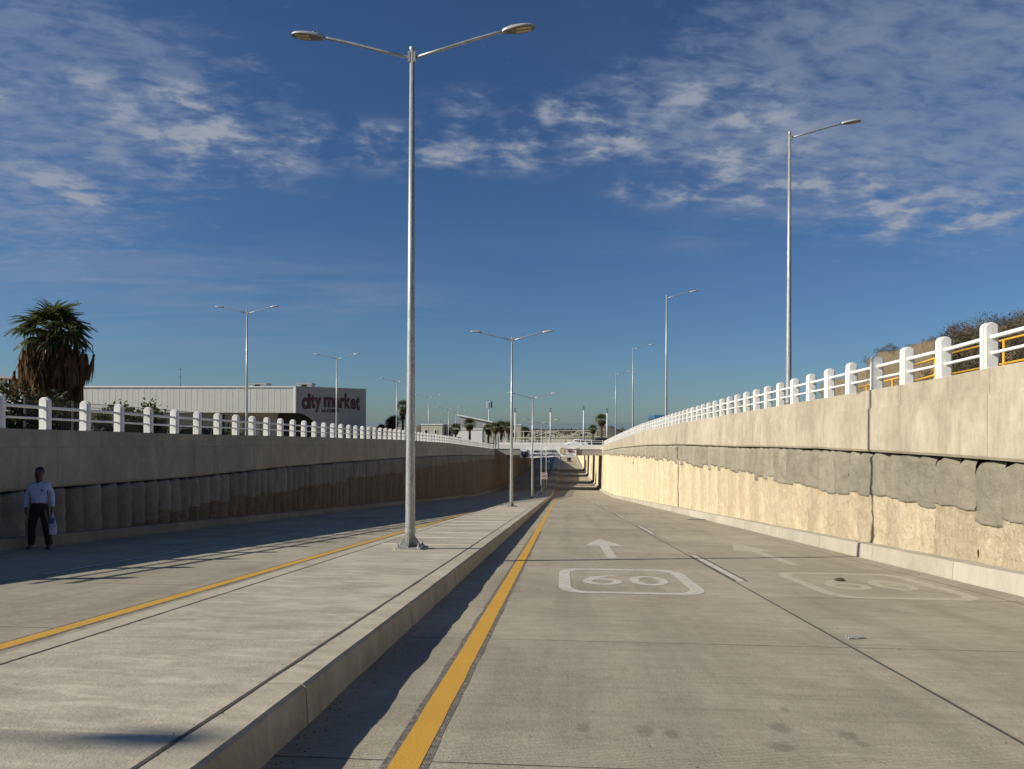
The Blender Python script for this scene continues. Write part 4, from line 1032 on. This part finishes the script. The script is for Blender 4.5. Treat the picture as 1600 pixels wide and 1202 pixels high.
def leaf_blob(rr, n, rx, ry, rz, size, m=None, mi=0, centre=(0, 0, 0), hollow=.35, pinch=0.0):
    m = m or MB()
    cl = [(Vector((rr.gauss(0, 1), rr.gauss(0, 1), rr.gauss(0, 1))).normalized() * (hollow + (1 - hollow) * rr.random() ** .6)) for _ in range(max(8, n // 14))]
    for i in range(n):
        c = rr.choice(cl) + Vector((rr.gauss(0, .13), rr.gauss(0, .13), rr.gauss(0, .13)))
        p = Vector((centre[0] + c.x * rx, centre[1] + c.y * ry, centre[2] + c.z * rz))
        a = Vector((rr.gauss(0, 1), rr.gauss(0, 1), rr.gauss(0, 1))).normalized(); b = a.orthogonal().normalized(); s = size * rr.uniform(.6, 1.4)
        m.face([p - a * s, p + b * s * .5, p + a * s, p - b * s * .5], mi)
    return m
def near_palm():
    x, y = -24.3, 33.5; zb = LT(33.5) - .5
    t = thing('skirted_palm', 'fan palm with a thick skirt of dead brown fronds at the far left', 'palm tree', (x, y, zb)); H = 5.3
    rr = random.Random(5)
    m = MB(); m.tube([(0, 0, -.2), (0, 0, .4), (.02, 0, 2.5), (0, 0, H)], [.62, .52, .44, .38], 14); link('trunk', m.mesh('trunk', M['trunk'], True), t)
    iv = leaf_blob(rr, 2600, .70, .70, 1.45, .055, centre=(0.02, 0, 1.35), hollow=.75); link('ivy', iv.mesh('ivy', M['ivy']), t)['kind'] = 'stuff'
    for i in range(32):
        f = (i + .5) / 32; el = R(80 - 104 * f ** .85 + rr.uniform(-7, 7)); az = i * 2.39996
        o = link('frond', FR[i % 4], t, (0, 0, H - .1 + .35 * (1 - f)))
        o.rotation_euler = (rr.uniform(-.35, .35), -el, az); s = 1.12 * rr.uniform(.8, 1.15) * (1.1 if f > .3 else .92); o.scale = (s, s, s)
    for i in range(295):
        f = i / 295; az = i * 2.39996 + rr.uniform(-.2, .2); zz_ = H + .55 - 3.0 * f ** 1.1
        r0_ = (.15 + 1.95 * min(1, f * 3.4) * (1 - .70 * f)) * rr.uniform(.35, 1.0)
        o = link('dead_frond', DF[i % 5], t, (math.cos(az) * (r0_ - .3), math.sin(az) * (r0_ - .3), zz_))
        o.rotation_euler = (rr.uniform(-.12, .12), rr.uniform(-.02, .26), az); q_ = rr.uniform(.6, 1.0) + .35 * f; o.scale = (q_, q_, q_)
near_palm()
def palm_proto(label, seed, H, skirt, group='palms beyond the guardrails'):
    rr = random.Random(seed); t = thing('fan_palm', label, 'palm tree', group=group)
    m = MB(); m.tube([(0, 0, -1), (.05, 0, H * .5), (0, 0, H)], [.34, .26, .22], 8); link('trunk', m.mesh('trunk', M['trunk']), t)
    m = MB()
    for i in range(34):
        f = (i + .5) / 34; T = Matrix.Translation((0, 0, H)) @ Matrix.Rotation(i * 2.4, 4, 'Z') @ Matrix.Rotation(-R(85 - 115 * f), 4, 'Y') @ Matrix.Rotation(rr.uniform(-.4, .4), 4, 'X')
        s = rr.uniform(.85, 1.1)
        for k in range(9):
            a = R(-70 + 17.5 * k); l = 1.0 * s
            p0 = Vector((.6 * s, 0, 0)); p1 = p0 + Vector((math.cos(a), math.sin(a), 0)) * l * .6; p2 = p0 + Vector((math.cos(a), math.sin(a), -.35)) * l; sd = Vector((-math.sin(a), math.cos(a), 0)) * .055
            m.face([T @ q for q in (p0, p1 - sd, p2, p1 + sd)])
        m.face([T @ q for q in (Vector((0, -.02, 0)), Vector((.6 * s, 0, .02)), Vector((0, .02, 0)))])
    link('crown', m.mesh('crown', M['frond']), t)
    if skirt:
        m = MB()
        for i in range(300):
            az = rr.uniform(0, 6.28); z0 = H - rr.random() * skirt * .6; r_ = rr.uniform(.3, .85) * (1 - .4 * (H - z0) / skirt); l = rr.uniform(.5, 1.1)
            c = Vector((math.cos(az) * r_, math.sin(az) * r_, z0)); q = Vector((rr.gauss(0, .05), rr.gauss(0, .05), 0)); e = c + Vector((math.cos(az) * -.1, math.sin(az) * -.1, -l))
            m.face([c - q, c + q, e + q * .2, e - q * .2])
        link('dead_skirt', m.mesh('dead_skirt', M['dead']), t)
    return t
pt = palm_proto('tall skirted palm partly behind the foreground lamp pole', 1, 8.3, 4.2); pt.location = (-33.2, 150, -3.6)
ps = palm_proto('rounded dark fan palm beside the slanted white roof', 2, 5.2, 1.0); ps.location = (-19.3, 150, -4.2); ps.scale = (1.0,) * 3
for lab, x, y, z, s in (('left one of the clumped palms beside the store', -37.6, 150, -4.2, .80), ('middle one of the clumped palms beside the store', -36.2, 152, -4.2, 1.0), ('right one of the clumped palms beside the store', -35.0, 150, -4.0, 1.05),
                        ('low palm right of the two overlapping lamps', -21.9, 148, -4.4, .86), ('first palm of the row left of the second median lamp', -15.6, 152, -4.5, .88), ('second palm of the row left of the second median lamp', -14.0, 150, -4.5, .93),
                        ('third palm of the row left of the second median lamp', -12.9, 152, -4.5, .97), ('dark palm hidden behind the second median lamp', -11.2, 149, -4.5, .95), ('far small palm at the foot of the leftmost camera pole', -9.2, 175, -5.0, .85),
                        ('palm at the right end of the bridge in front of the far hill', 7.6, 150, -3.2, 1.0), ('low palm leaning left at the right end of the bridge', 6.0, 153, -3.6, .72), ('tiny palm just right of the store sign wall', -44.0, 185, -4.2, .95)):
    copy_tree(ps, lab, (x, y, z), random.uniform(0, 6), scale=s)
# shrubs behind the left guardrail
def shrub(label, x, y, z, rx, rz, mt, n, size, seed, group, extra=None, ry=None):
    rr = random.Random(seed); t = thing('shrub', label, 'shrub', (x, y, z), group=group)
    m = leaf_blob(rr, n, rx, ry or rx, rz, size, centre=(0, 0, rz * .75), hollow=.25)
    mats = [M[mt]]
    if extra: leaf_blob(rr, n // 3, rx * 1.02, rx, rz * .6, size, m, 1, (rr.uniform(-.2, .2), -rx * .2, rz * 1.15), .5); mats.append(M[extra])
    link('foliage', m.mesh('foliage', mats), t)
    m = MB()
    for k in range(7):
        a = rr.uniform(0, 6.28); m.tube([(0, 0, -.2), (math.cos(a) * rx * .3, math.sin(a) * rx * .3, rz * .5), (math.cos(a) * rx * .7, math.sin(a) * rx * .7, rz * 1.2)], [.03, .02, .008], 4)
    link('stem', m.mesh('stem', M['twig']), t); return t
GL = 'shrubs behind the left guardrail'
shrub('orange-brown shrub at the left edge behind the guardrail', -19.6, 20.6, .6, 1.0, 1.38, 'busho', 2550, .085, 41, GL)
shrub('orange shrub topped with red bracts left of the skirted palm', -20.4, 22.4, .6, 1.1, 1.67, 'busho', 3000, .085, 42, GL, 'bougain')
shrub('dark green shrub at the foot of the skirted palm', -20.6, 26.0, .4, 1.3, 1.36, 'ivy', 3300, .09, 43, GL)
shrub('dark shrub right of the skirted palm behind the second post', -20.5, 28.2, .3, 1.0, 1.28, 'ivy', 2550, .09, 44, GL)
shrub('broad green shrub before the wire fence', -18.5, 29.5, .25, 1.0, 1.09, 'bushg', 2700, .085, 45, GL)
shrub('pointed green shrub at the second fence post', -18.2, 31.2, .25, .75, 1.16, 'bushg', 2250, .085, 46, GL)
shrub('low green shrub near the end of the wire fence', -18.2, 35.5, .15, .9, 0.61, 'bushg', 1650, .085, 47, GL)
shrub('small low shrub at the last fence post', -18.3, 39.0, .05, .8, 0.61, 'bushg', 1350, .085, 48, GL)
shrub('dark scrubby bush beyond the store corner', -35, 158, -4.2, 2.6, 1.9, 'ivy', 900, .2, 49, 'shrubs beyond the store')
shrub('dark hedge bush behind the foreground lamp pole', -29.5, 140, -4, 2.6, 1.5, 'ivy', 900, .2, 50, 'shrubs beyond the store')

# wire fence
wf = thing('wire_fence', 'dark wire mesh fence with slim posts behind the left guardrail', 'fence', (-17.2, 24, LT(24) - .4))
fy = [22.4 + 2.3 * i for i in range(9)]
for i, y in enumerate(fy):
    zb = LT(y) - .42; zt = LT(y) + 1.12
    link('post', MB().box(-.035, .035, y - 24 - .035, y - 24 + .035, zb - LT(24) + .4, zt - LT(24) + .42).mesh('post', M['wire']), wf)
    if i + 1 < len(fy):
        y2 = fy[i + 1]; m = MB()
        for k in range(11):
            h = .05 + k * .145; m.tube([(0, y - 24, LT(y) - LT(24) + h), (0, y2 - 24, LT(y2) - LT(24) + h)], .006 if k not in (0, 5, 10) else .010, 4)
        for k in range(1, 28):
            q = y + (y2 - y) * k / 28; m.tube([(0, q - 24, LT(q) - LT(24) + .05), (0, q - 24, LT(q) - LT(24) + 1.5)], .0045, 3, cap=False)
        o = link('wire_panel', m.mesh('wire_panel', M['wire']), wf)
rp = thing('ramp_beam', 'dark sloping handrail of a ramp in front of the store', 'handrail', (-33.2, 60, -.3))
m = MB().tube([(0, 0, 0), (6.8, 0, 1.42)], .07, 6); link('rail', m.mesh('rail', M['wire']), rp)
for k in (1.5, 3.6, 5.9): link('post', MB().box(k - .04, k + .04, -.04, .04, -1.2, k * .209).mesh('post', M['wire']), rp)

# --- rock bank with dry brush on the right
def bank_e(y): return 1.0 if y < 44 else (1 - .22 * min(1, (y - 44) / 4.5) if y < 53 else max(0.0, .78 - (y - 53) / 3.0))
rows = []
ny, nx = 90, 30
for i in range(ny):
    y = 4 + (62 - 4) * i / (ny - 1); row = []
    e = bank_e(y); hgt = (4.2 + max(0, y - 28) * .035) * e
    for j in range(nx):
        v = j / (nx - 1)
        if v < .62: q = v / .62; x = 17.0 + 1.1 * q; z = hgt * (q ** .85)
        else: q = (v - .62) / .38; x = 18.1 + 16 * q; z = hgt + 2.2 * q * e
        n_ = noise.noise((y * .55, z * .7, 2)) * .7 + noise.noise((y * 1.6, z * 1.8, 5)) * .45 + noise.noise((y * 3.7, z * 3.1, 8)) * .22
        row.append((x + n_ * (1 if 0 < v < .9 else .2) + (1 - e) * 1.5, y, side_z(RT, y) - .25 + z + noise.noise((y * .6, x, 9)) * .22 * (v > .3)))
    rows.append(row)
mb = MB(); mb.grid(rows, ny, nx, 0, True)
link('rock_bank', mb.mesh('rock_bank', M['bank'], True), kind='structure')
def dry_bush(seed, leaves):
    rr = random.Random(seed); m = MB()
    def branch(p, dr, l, r_, dep):
        e = p + dr * l + Vector((rr.gauss(0, .05), rr.gauss(0, .05), rr.gauss(0, .04)))
        m.tube([p, (p + e) / 2 + Vector((rr.gauss(0, .03), rr.gauss(0, .03), .02)), e], [r_, r_ * .8, r_ * .55], 3, cap=False)
        if dep:
            for _ in range(3 if dep > 1 else 4):
                nd = (dr + Vector((rr.gauss(0, .55), rr.gauss(0, .55), rr.gauss(.1, .4)))).normalized(); branch(e, nd, l * rr.uniform(.55, .8), r_ * .55, dep - 1)
    for k in range(6):
        a = rr.uniform(0, 6.28); branch(Vector((0, 0, -.1)), Vector((math.cos(a) * .55, math.sin(a) * .55, .8)).normalized(), .42, .02, 3)
    b = leaf_blob(rr, leaves, .75, .75, .55, .035, centre=(0, 0, .62), hollow=.3)
    return m.mesh('twigs', M['dry']), b.mesh('leaves', M['dryg' if seed % 2 else 'dry'])
DB = [dry_bush(s, 420) for s in (61, 62, 63)]
rr = random.Random(77)
def put_bush(x, y, z, s, label):
    k = rr.randrange(3); t = thing('dry_shrub', label, 'shrub', (x, y, z), rr.uniform(0, 6.28), 'dry shrubs on the right bank'); t.scale = (s, s, s * rr.uniform(.8, 1.15))
    link('twigs', DB[k][0], t); link('leaves', DB[k][1], t)
def bank_top(y, x):
    e = bank_e(y)
    return side_z(RT, y) - .25 + (4.2 + max(0, y - 28) * .035) * e + 2.2 * max(0, (x - 18.1) / 16) * e
for i in range(60):
    y = 12 + 34 * (i + rr.random()) / 60; x = rr.uniform(17.9, 20.5)
    put_bush(x, y, bank_top(y, x) - .12, rr.uniform(.55, .9) * (1 if y < 36 else .65), 'dry leafless shrub on the crest of the right rock bank')
for i in range(120):
    y = 23 + 11.5 * rr.random() ** 1.1; h = rr.uniform(.5, 4.1); x = 16.9 + 1.1 * (h / 4.2) - rr.uniform(0, .9)
    put_bush(x, y, side_z(RT, y) - .3 + h - .3, rr.uniform(.8, 1.35), 'dry brown shrub in the thicket behind the yellow handrails')

# yellow handrails on the right footway
def handrail(label, P, drop, posts, zb, x=9.3, mid=True):
    t = thing('handrail', label, 'handrail', (x, P[0][0], P[0][1]), group='yellow handrails on the right footway'); o = (-x, -P[0][0], -P[0][1])
    for k, dz in enumerate((0, drop)):
        m = MB().tube([(x, y, z - dz) for y, z in P], .027, 8); link('rail', m.mesh('rail', M['hand_yellow'], True), t, o)
    f = lerp_table(P if P[0][0] < P[-1][0] else P[::-1])
    for y in posts: m = MB().tube([(x, y, zb), (x, y, f(y))], .027, 8); link('post', m.mesh('post', M['hand_yellow'], True), t, o)
handrail('long yellow handrail behind the nearest guardrail posts on the right', [(12.6, 3.42), (18.55, 3.20)], .50, (13.5, 16.3, 18.52), 1.95)
handrail('short yellow handrail panel in the middle of the right footway', [(19.1, 3.16), (20.45, 3.05)], .42, (19.2, 20.43), 1.85)
handrail('low yellow handrail nearest the bare rock face', [(21.2, 2.78), (24.3, 2.63)], .42, (21.6, 23.4), 1.7)

# --- far land
rr = random.Random(19); m = MB()
for i in range(9000):
    y = rr.uniform(230, 900) if i % 3 else rr.uniform(900, 1900); x = rr.uniform(-.32, .30) * y
    if -13 < x < 8 and y < 620: continue
    z = side_z(RT, y) if y < 420 else far_z(y); s = rr.uniform(.5, 1.5) * (1 + y / 900)
    for k in range(3):
        c = Vector((x + rr.gauss(0, s), y + rr.gauss(0, s), z + rr.random() * s * 1.6)); a = Vector((rr.gauss(0, 1), rr.gauss(0, 1), rr.gauss(0, 1))).normalized(); b = a.orthogonal().normalized()
        m.face([c - a * s, c + b * s * .6, c + a * s, c - b * s * .6])
link('far_scrub', m.mesh('far_scrub', M['scrub']), kind='stuff')
m = MB()
for i in range(420):
    y = rr.uniform(420, 1500); x = rr.uniform(-.2, .2) * y; z = far_z(y); a = rr.uniform(4, 11)
    m.box(x, x + a, y, y + a, z - 2, z + rr.uniform(2.5, 5))
link('far_town', m.mesh('far_town', M['cream']), kind='stuff')
rows = []
for i in range(40):
    y = 430 + 10 * i; row = []
    for j in range(30):
        x = -10 + j * 4.5; h = 17 * math.exp(-((x - 33) / 17) ** 2 - ((y - 560) / 110) ** 2) * (1 + .25 * noise.noise((x * .05, y * .05, 0))) + 2.2 * noise.noise((x * .13, y * .13, 3))
        row.append((x, y, far_z(y) - 3.0 + h))
    rows.append(row)
mb = MB(); mb.grid(rows, 40, 30, 0, True); link('hill', mb.mesh('hill', M['hill'], True), kind='structure')

# ================================================================== PEOPLE
def skin_mesh(name, joints, edges, mt, sub=2):
    me = bpy.data.meshes.new(name); me.from_pydata([j[:3] for j in joints], edges, [])
    o = bpy.data.objects.new(name, me); C.objects.link(o)
    md = o.modifiers.new('s', 'SKIN'); md.use_smooth_shade = True
    for i, j in enumerate(joints):
        sv = me.skin_vertices[0].data[i]; sv.radius = (j[3], j[4] if len(j) > 4 else j[3]); sv.use_root = (i == 0)
    s = o.modifiers.new('d', 'SUBSURF'); s.levels = sub; s.render_levels = sub
    out = bpy.data.meshes.new_from_object(o.evaluated_get(bpy.context.evaluated_depsgraph_get()))
    bpy.data.objects.remove(o); out.materials.clear(); out.materials.append(mt); return out
def person(label, loc, rotz, top, leg, backpack=False):
    t = thing('person', label, 'person', loc, rotz)
    # body: one continuous surface; faces -Y
    J = [(0, 0, .93, .13, .10), (0, .0, 1.12, .13, .095), (0, .01, 1.32, .16, .105), (0, .01, 1.43, .085, .07), (0, -.005, 1.50, .066), (0, -.02, 1.565, .078, .084), (0, -.015, 1.655, .094, .112), (0, -.005, 1.735, .076, .09)]
    E = [(0, 1), (1, 2), (2, 3), (3, 4), (4, 5), (5, 6), (6, 7)]
    def limb(start, pts):
        p = start
        for q in pts: J.append(q); E.append((p, len(J) - 1)); p = len(J) - 1
        return p
    hands = []
    for s, pts in ((-1, [(-.19, .01, 1.40, .055), (-.24, .01, 1.15, .045), (-.245, -.03, .92, .032), (-.245, -.05, .86, .035, .02)]), (1, [(.19, .01, 1.40, .055), (.245, .02, 1.15, .045), (.275, -.06, .93, .032), (.28, -.08, .87, .035, .02)])):
        hands.append((limb(2, pts), pts[-1], s))
    limb(0, [(-.10, 0, .86, .09), (-.135, -.02, .50, .06), (-.165, .06, .10, .042), (-.175, -.06, .035, .04, .03)])
    limb(0, [(.10, 0, .86, .09), (.15, -.05, .50, .06), (.205, -.04, .10, .042), (.215, -.16, .035, .04, .03)])
    for hi, hp, s in hands:
        for k in range(4):
            y = hp[1] - .03 + .02 * k; l = (.065, .078, .074, .058)[k]
            a = limb(hi, [(hp[0], y, hp[2] - .045, .0095), (hp[0] - s * .008, y, hp[2] - .045 - l * .55, .0085), (hp[0] - s * .026, y, hp[2] - .045 - l, .0075)])
        limb(hi, [(hp[0] - s * .015, hp[1] - .045, hp[2] - .02, .011), (hp[0] - s * .02, hp[1] - .055, hp[2] - .06, .009)])
    link('body', skin_mesh('body', J, E, M['skin']), t)
    m = MB()
    m.tube([(0, -.112, 1.655), (0, -.128, 1.63), (0, -.106, 1.615)], [.008, .016, .012], 6)
    link('nose', m.mesh('nose', M['skin'], True), t)
    m = MB()
    for s in (-1, 1): m.tube([(s * .070, .0, 1.67), (s * .079, .008, 1.65), (s * .068, .003, 1.62)], [.010, .018, .010], 6)
    link('ears', m.mesh('ears', M['skin'], True), t)
    m = MB()
    for s in (-1, 1): m.tube([(s * .032 - .012, -.101, 1.665), (s * .032, -.106, 1.665), (s * .032 + .012, -.101, 1.665)], [.003, .009, .003], 6)
    m.tube([(-.022, -.098, 1.585), (0, -.104, 1.583), (.022, -.098, 1.585)], [.003, .006, .003], 6)
    link('eyes_and_mouth', m.mesh('eyes_and_mouth', M['hair']), t)
    # hair: a close cap over skull and nape
    hj = [(0, -.022, 1.755, .078, .070), (0, .018, 1.735, .096, .088), (0, .045, 1.665, .096, .066), (0, .045, 1.59, .066, .044)]
    link('hair', skin_mesh('hair', hj, [(0, 1), (1, 2), (2, 3)], M['hair']), t)
    Sj = [(0, .0, .80, .165, .128), (0, .0, .92, .16, .122), (0, 0, 1.10, .16, .118), (0, .005, 1.30, .178, .12), (0, .008, 1.425, .125, .088), (0, 0, 1.475, .066, .066)]
    Se = [(0, 1), (1, 2), (2, 3), (3, 4), (4, 5)]
    for s, pts in ((-1, [(-.175, .01, 1.385, .078), (-.24, .01, 1.15, .058), (-.252, -.04, .90, .046)]), (1, [(.175, .01, 1.385, .078), (.245, .02, 1.15, .058), (.281, -.065, .905, .046)])):
        p = 3
        for q in pts: Sj.append(q); Se.append((p, len(Sj) - 1)); p = len(Sj) - 1
    sh = link('shirt', skin_mesh('shirt', Sj, Se, top), t)
    m = MB(); m.tube([(-.075, -.01, 1.465), (-.045, -.085, 1.455), (-.01, -.115, 1.40)], [.012, .016, .008], 6); m.tube([(.075, -.01, 1.465), (.045, -.085, 1.455), (.01, -.115, 1.40)], [.012, .016, .008], 6)
    link('collar', m.mesh('collar', top, True), sh)
    if not backpack:
        link('belt', MB().tube([(0, 0, .985), (0, 0, 1.02)], [.14, .14], 20).mesh('belt', M['hair']), t).scale = (1.06, .84, 1)
        link('chest_badge', MB().box(.075, .115, -.142, -.13, 1.27, 1.30).mesh('chest_badge', M['navy']), sh)
        m = MB()
        for z in (1.02, 1.12, 1.22, 1.32): m.tube([(0, -.134, z), (0, -.141, z)], .008, 6)
        link('button', m.mesh('button', M['trim']), sh)
    Tj = [(0, .0, 1.05, .168, .13), (0, .0, .97, .168, .13), (0, 0, .86, .155, .12)]; Te = [(0, 1), (1, 2)]
    for pts in ([(-.10, 0, .80, .108), (-.138, -.02, .50, .086), (-.165, .05, .14, .075), (-.167, .05, .07, .078)], [(.10, 0, .80, .108), (.152, -.05, .50, .086), (.205, -.04, .14, .075), (.207, -.045, .07, .078)]):
        p = 2
        for q in pts: Tj.append(q); Te.append((p, len(Tj) - 1)); p = len(Tj) - 1
    link('trousers', skin_mesh('trousers', Tj, Te, leg), t)
    for s, x, y in ((-1, -.17, .05), (1, .21, -.05)):
        me = skin_mesh('shoe', [(x, y + .04, .05, .05, .05), (x + s * .012, y - .09, .042, .048, .040), (x + s * .02, y - .19, .032, .035, .028)], [(0, 1), (1, 2)], M['shoe']); link('shoe', me, t)
    if backpack: link('backpack', skin_mesh('backpack', [(0, .2, .98, .14, .10), (0, .22, 1.2, .15, .11), (0, .19, 1.42, .10, .08)], [(0, 1), (1, 2)], M['jacket']), t)
    return t
mx, my = -11.45, 15.35
man = person('man in pale blue shirt and black trousers walking along the left wall', (mx, my, zr(my)), R(18), M['shirt'], M['trouser'])
person('dark-clothed person walking behind the left guardrail near the store', (-19.2, 41.5, LT(41.5) - .45), R(200), M['jacket'], M['trouser'], True)
T = Matrix.Translation((mx, my, zr(my))) @ Matrix.Rotation(R(18), 4, 'Z')
p = T @ Vector((.29, -.09, .80))
m = MB(); rows = []
for i in range(9):
    v = i / 8; row = []
    wv = .012 + .075 * math.sin(min(1, v * 1.25) * 1.45) ; z = -.02 - .46 * v
    for k in range(13):
        a = R(360 * k / 12); n_ = .016 * noise.noise((k * .9, v * 6, 2)); row.append(((wv + n_) * math.cos(a) * (1 if v < .98 else .9), (wv * .45 + n_) * math.sin(a), z))
    rows.append(row)
bgt = thing('plastic_bag', 'pale plastic carrier bag hanging from the walking man\'s hand', 'bag', tuple(p), R(18))
m.grid(rows, 9, 13, 0, True); m.face(rows[-1][:12]); bb = link('sack', m.mesh('sack', M['bag'], True), bgt)
m = MB(); m.tube([(-.012, 0, -.03), (-.02, -.01, .03), (0, -.012, .06), (.02, -.01, .03), (.012, 0, -.03)], .006, 5); link('handle', m.mesh('handle', M['bag']), bgt)
m = MB(); m.face([(-.055, -.043, -.24), (.045, -.045, -.24), (.05, -.048, -.12), (-.05, -.043, -.12)]); link('print', m.mesh('print', M['blueprint']), bgt)
p2 = T @ Vector((.20, -.15, .70))
um = thing('folded_umbrella', 'slim brown folded umbrella held against the walking man\'s leg', 'umbrella', tuple(p2), R(18))
m = MB(); m.tube([(-.05, .0, .20), (-.02, 0, .05), (.03, 0, -.14)], [.012, .026, .008], 8); link('canopy', m.mesh('canopy', M['umb'], True), um)
m = MB(); m.tube([(-.05, 0, .20), (-.06, 0, .235)], .008, 6); link('handle', m.mesh('handle', M['blackp']), um)

# ================================================================== LITTER
cn = thing('crushed_can', 'crushed silver drinks can lying on the right lane', 'can', (2.9, 7.58, zr(7.58) + .018), R(15))
m = MB(); rows = []
for i in range(8):
    x = -.075 + .15 * i / 7; q = 1 - .25 * abs(i / 7 - .5) * 2; row = []
    for k in range(13):
        a = R(360 * k / 12); n_ = 1 + .3 * noise.noise((i * .7, k * .8, 2)); row.append((x + .01 * noise.noise((k, i, 5)), .042 * q * math.cos(a) * n_, .017 * math.sin(a) * n_))
    rows.append(row)
m.grid(rows, 8, 13); m.face(rows[0][:12]); m.face(rows[-1][:12][::-1]); link('can_body', m.mesh('can_body', M['alu']), cn)
link('can_end', MB().tube([(-.079, 0, .002), (-.075, 0, .002)], .016, 8).mesh('can_end', M['headdark']), cn)
bm = bmesh.new(); bmesh.ops.create_icosphere(bm, subdivisions=2, radius=.05)
for v in bm.verts:
    v.co = Vector((v.co.x * 1.9, v.co.y * 1.0, v.co.z * .7)) * (1 + .35 * noise.noise(v.co * 22))
me = bpy.data.meshes.new('stone'); bm.to_mesh(me); bm.free(); me.materials.append(M['stone'])
link('stone', me, None, (4.47, 12.26, zr(12.26) + .02), .2, 'small brown stone lying inside the worn speed marking', 'stone')

# grit swept against the kerbs and the joints
rr = random.Random(31); m = MB()
def grit(x, y, z, q):
    a = rr.uniform(0, 6.28); ca, sa = math.cos(a) * q, math.sin(a) * q
    P = [(x + ca, y + sa, z), (x - sa * .8, y + ca * .8, z), (x - ca * .9, y - sa * .9, z), (x + sa * .7, y - ca * .7, z)]
    top_ = (x + rr.uniform(-.3, .3) * q, y + rr.uniform(-.3, .3) * q, z + q * rr.uniform(.4, .9))
    for i in range(4): m.face([P[i], P[(i + 1) % 4], top_])
for i in range(900):
    y = 2.5 + 26 * rr.random() ** 1.7; k = rr.random()
    if k < .35: x, zo = MR + .03 + abs(rr.gauss(0, .10)), 0
    elif k < .6: x, zo = KR - .03 - abs(rr.gauss(0, .14)), 0
    elif k < .72: x, zo = rr.gauss(-1.86, .03), KH
    elif k < .82: x, zo = rr.uniform(6.5, 6.72), .30
    else: x, zo = rr.uniform(-1.4, 6.3), 0
    grit(x, y, zr(y) + zo, rr.uniform(.003, .011) * (1.6 if rr.random() < .06 else 1))
link('grit', m.mesh('grit', M['stone']), kind='stuff')
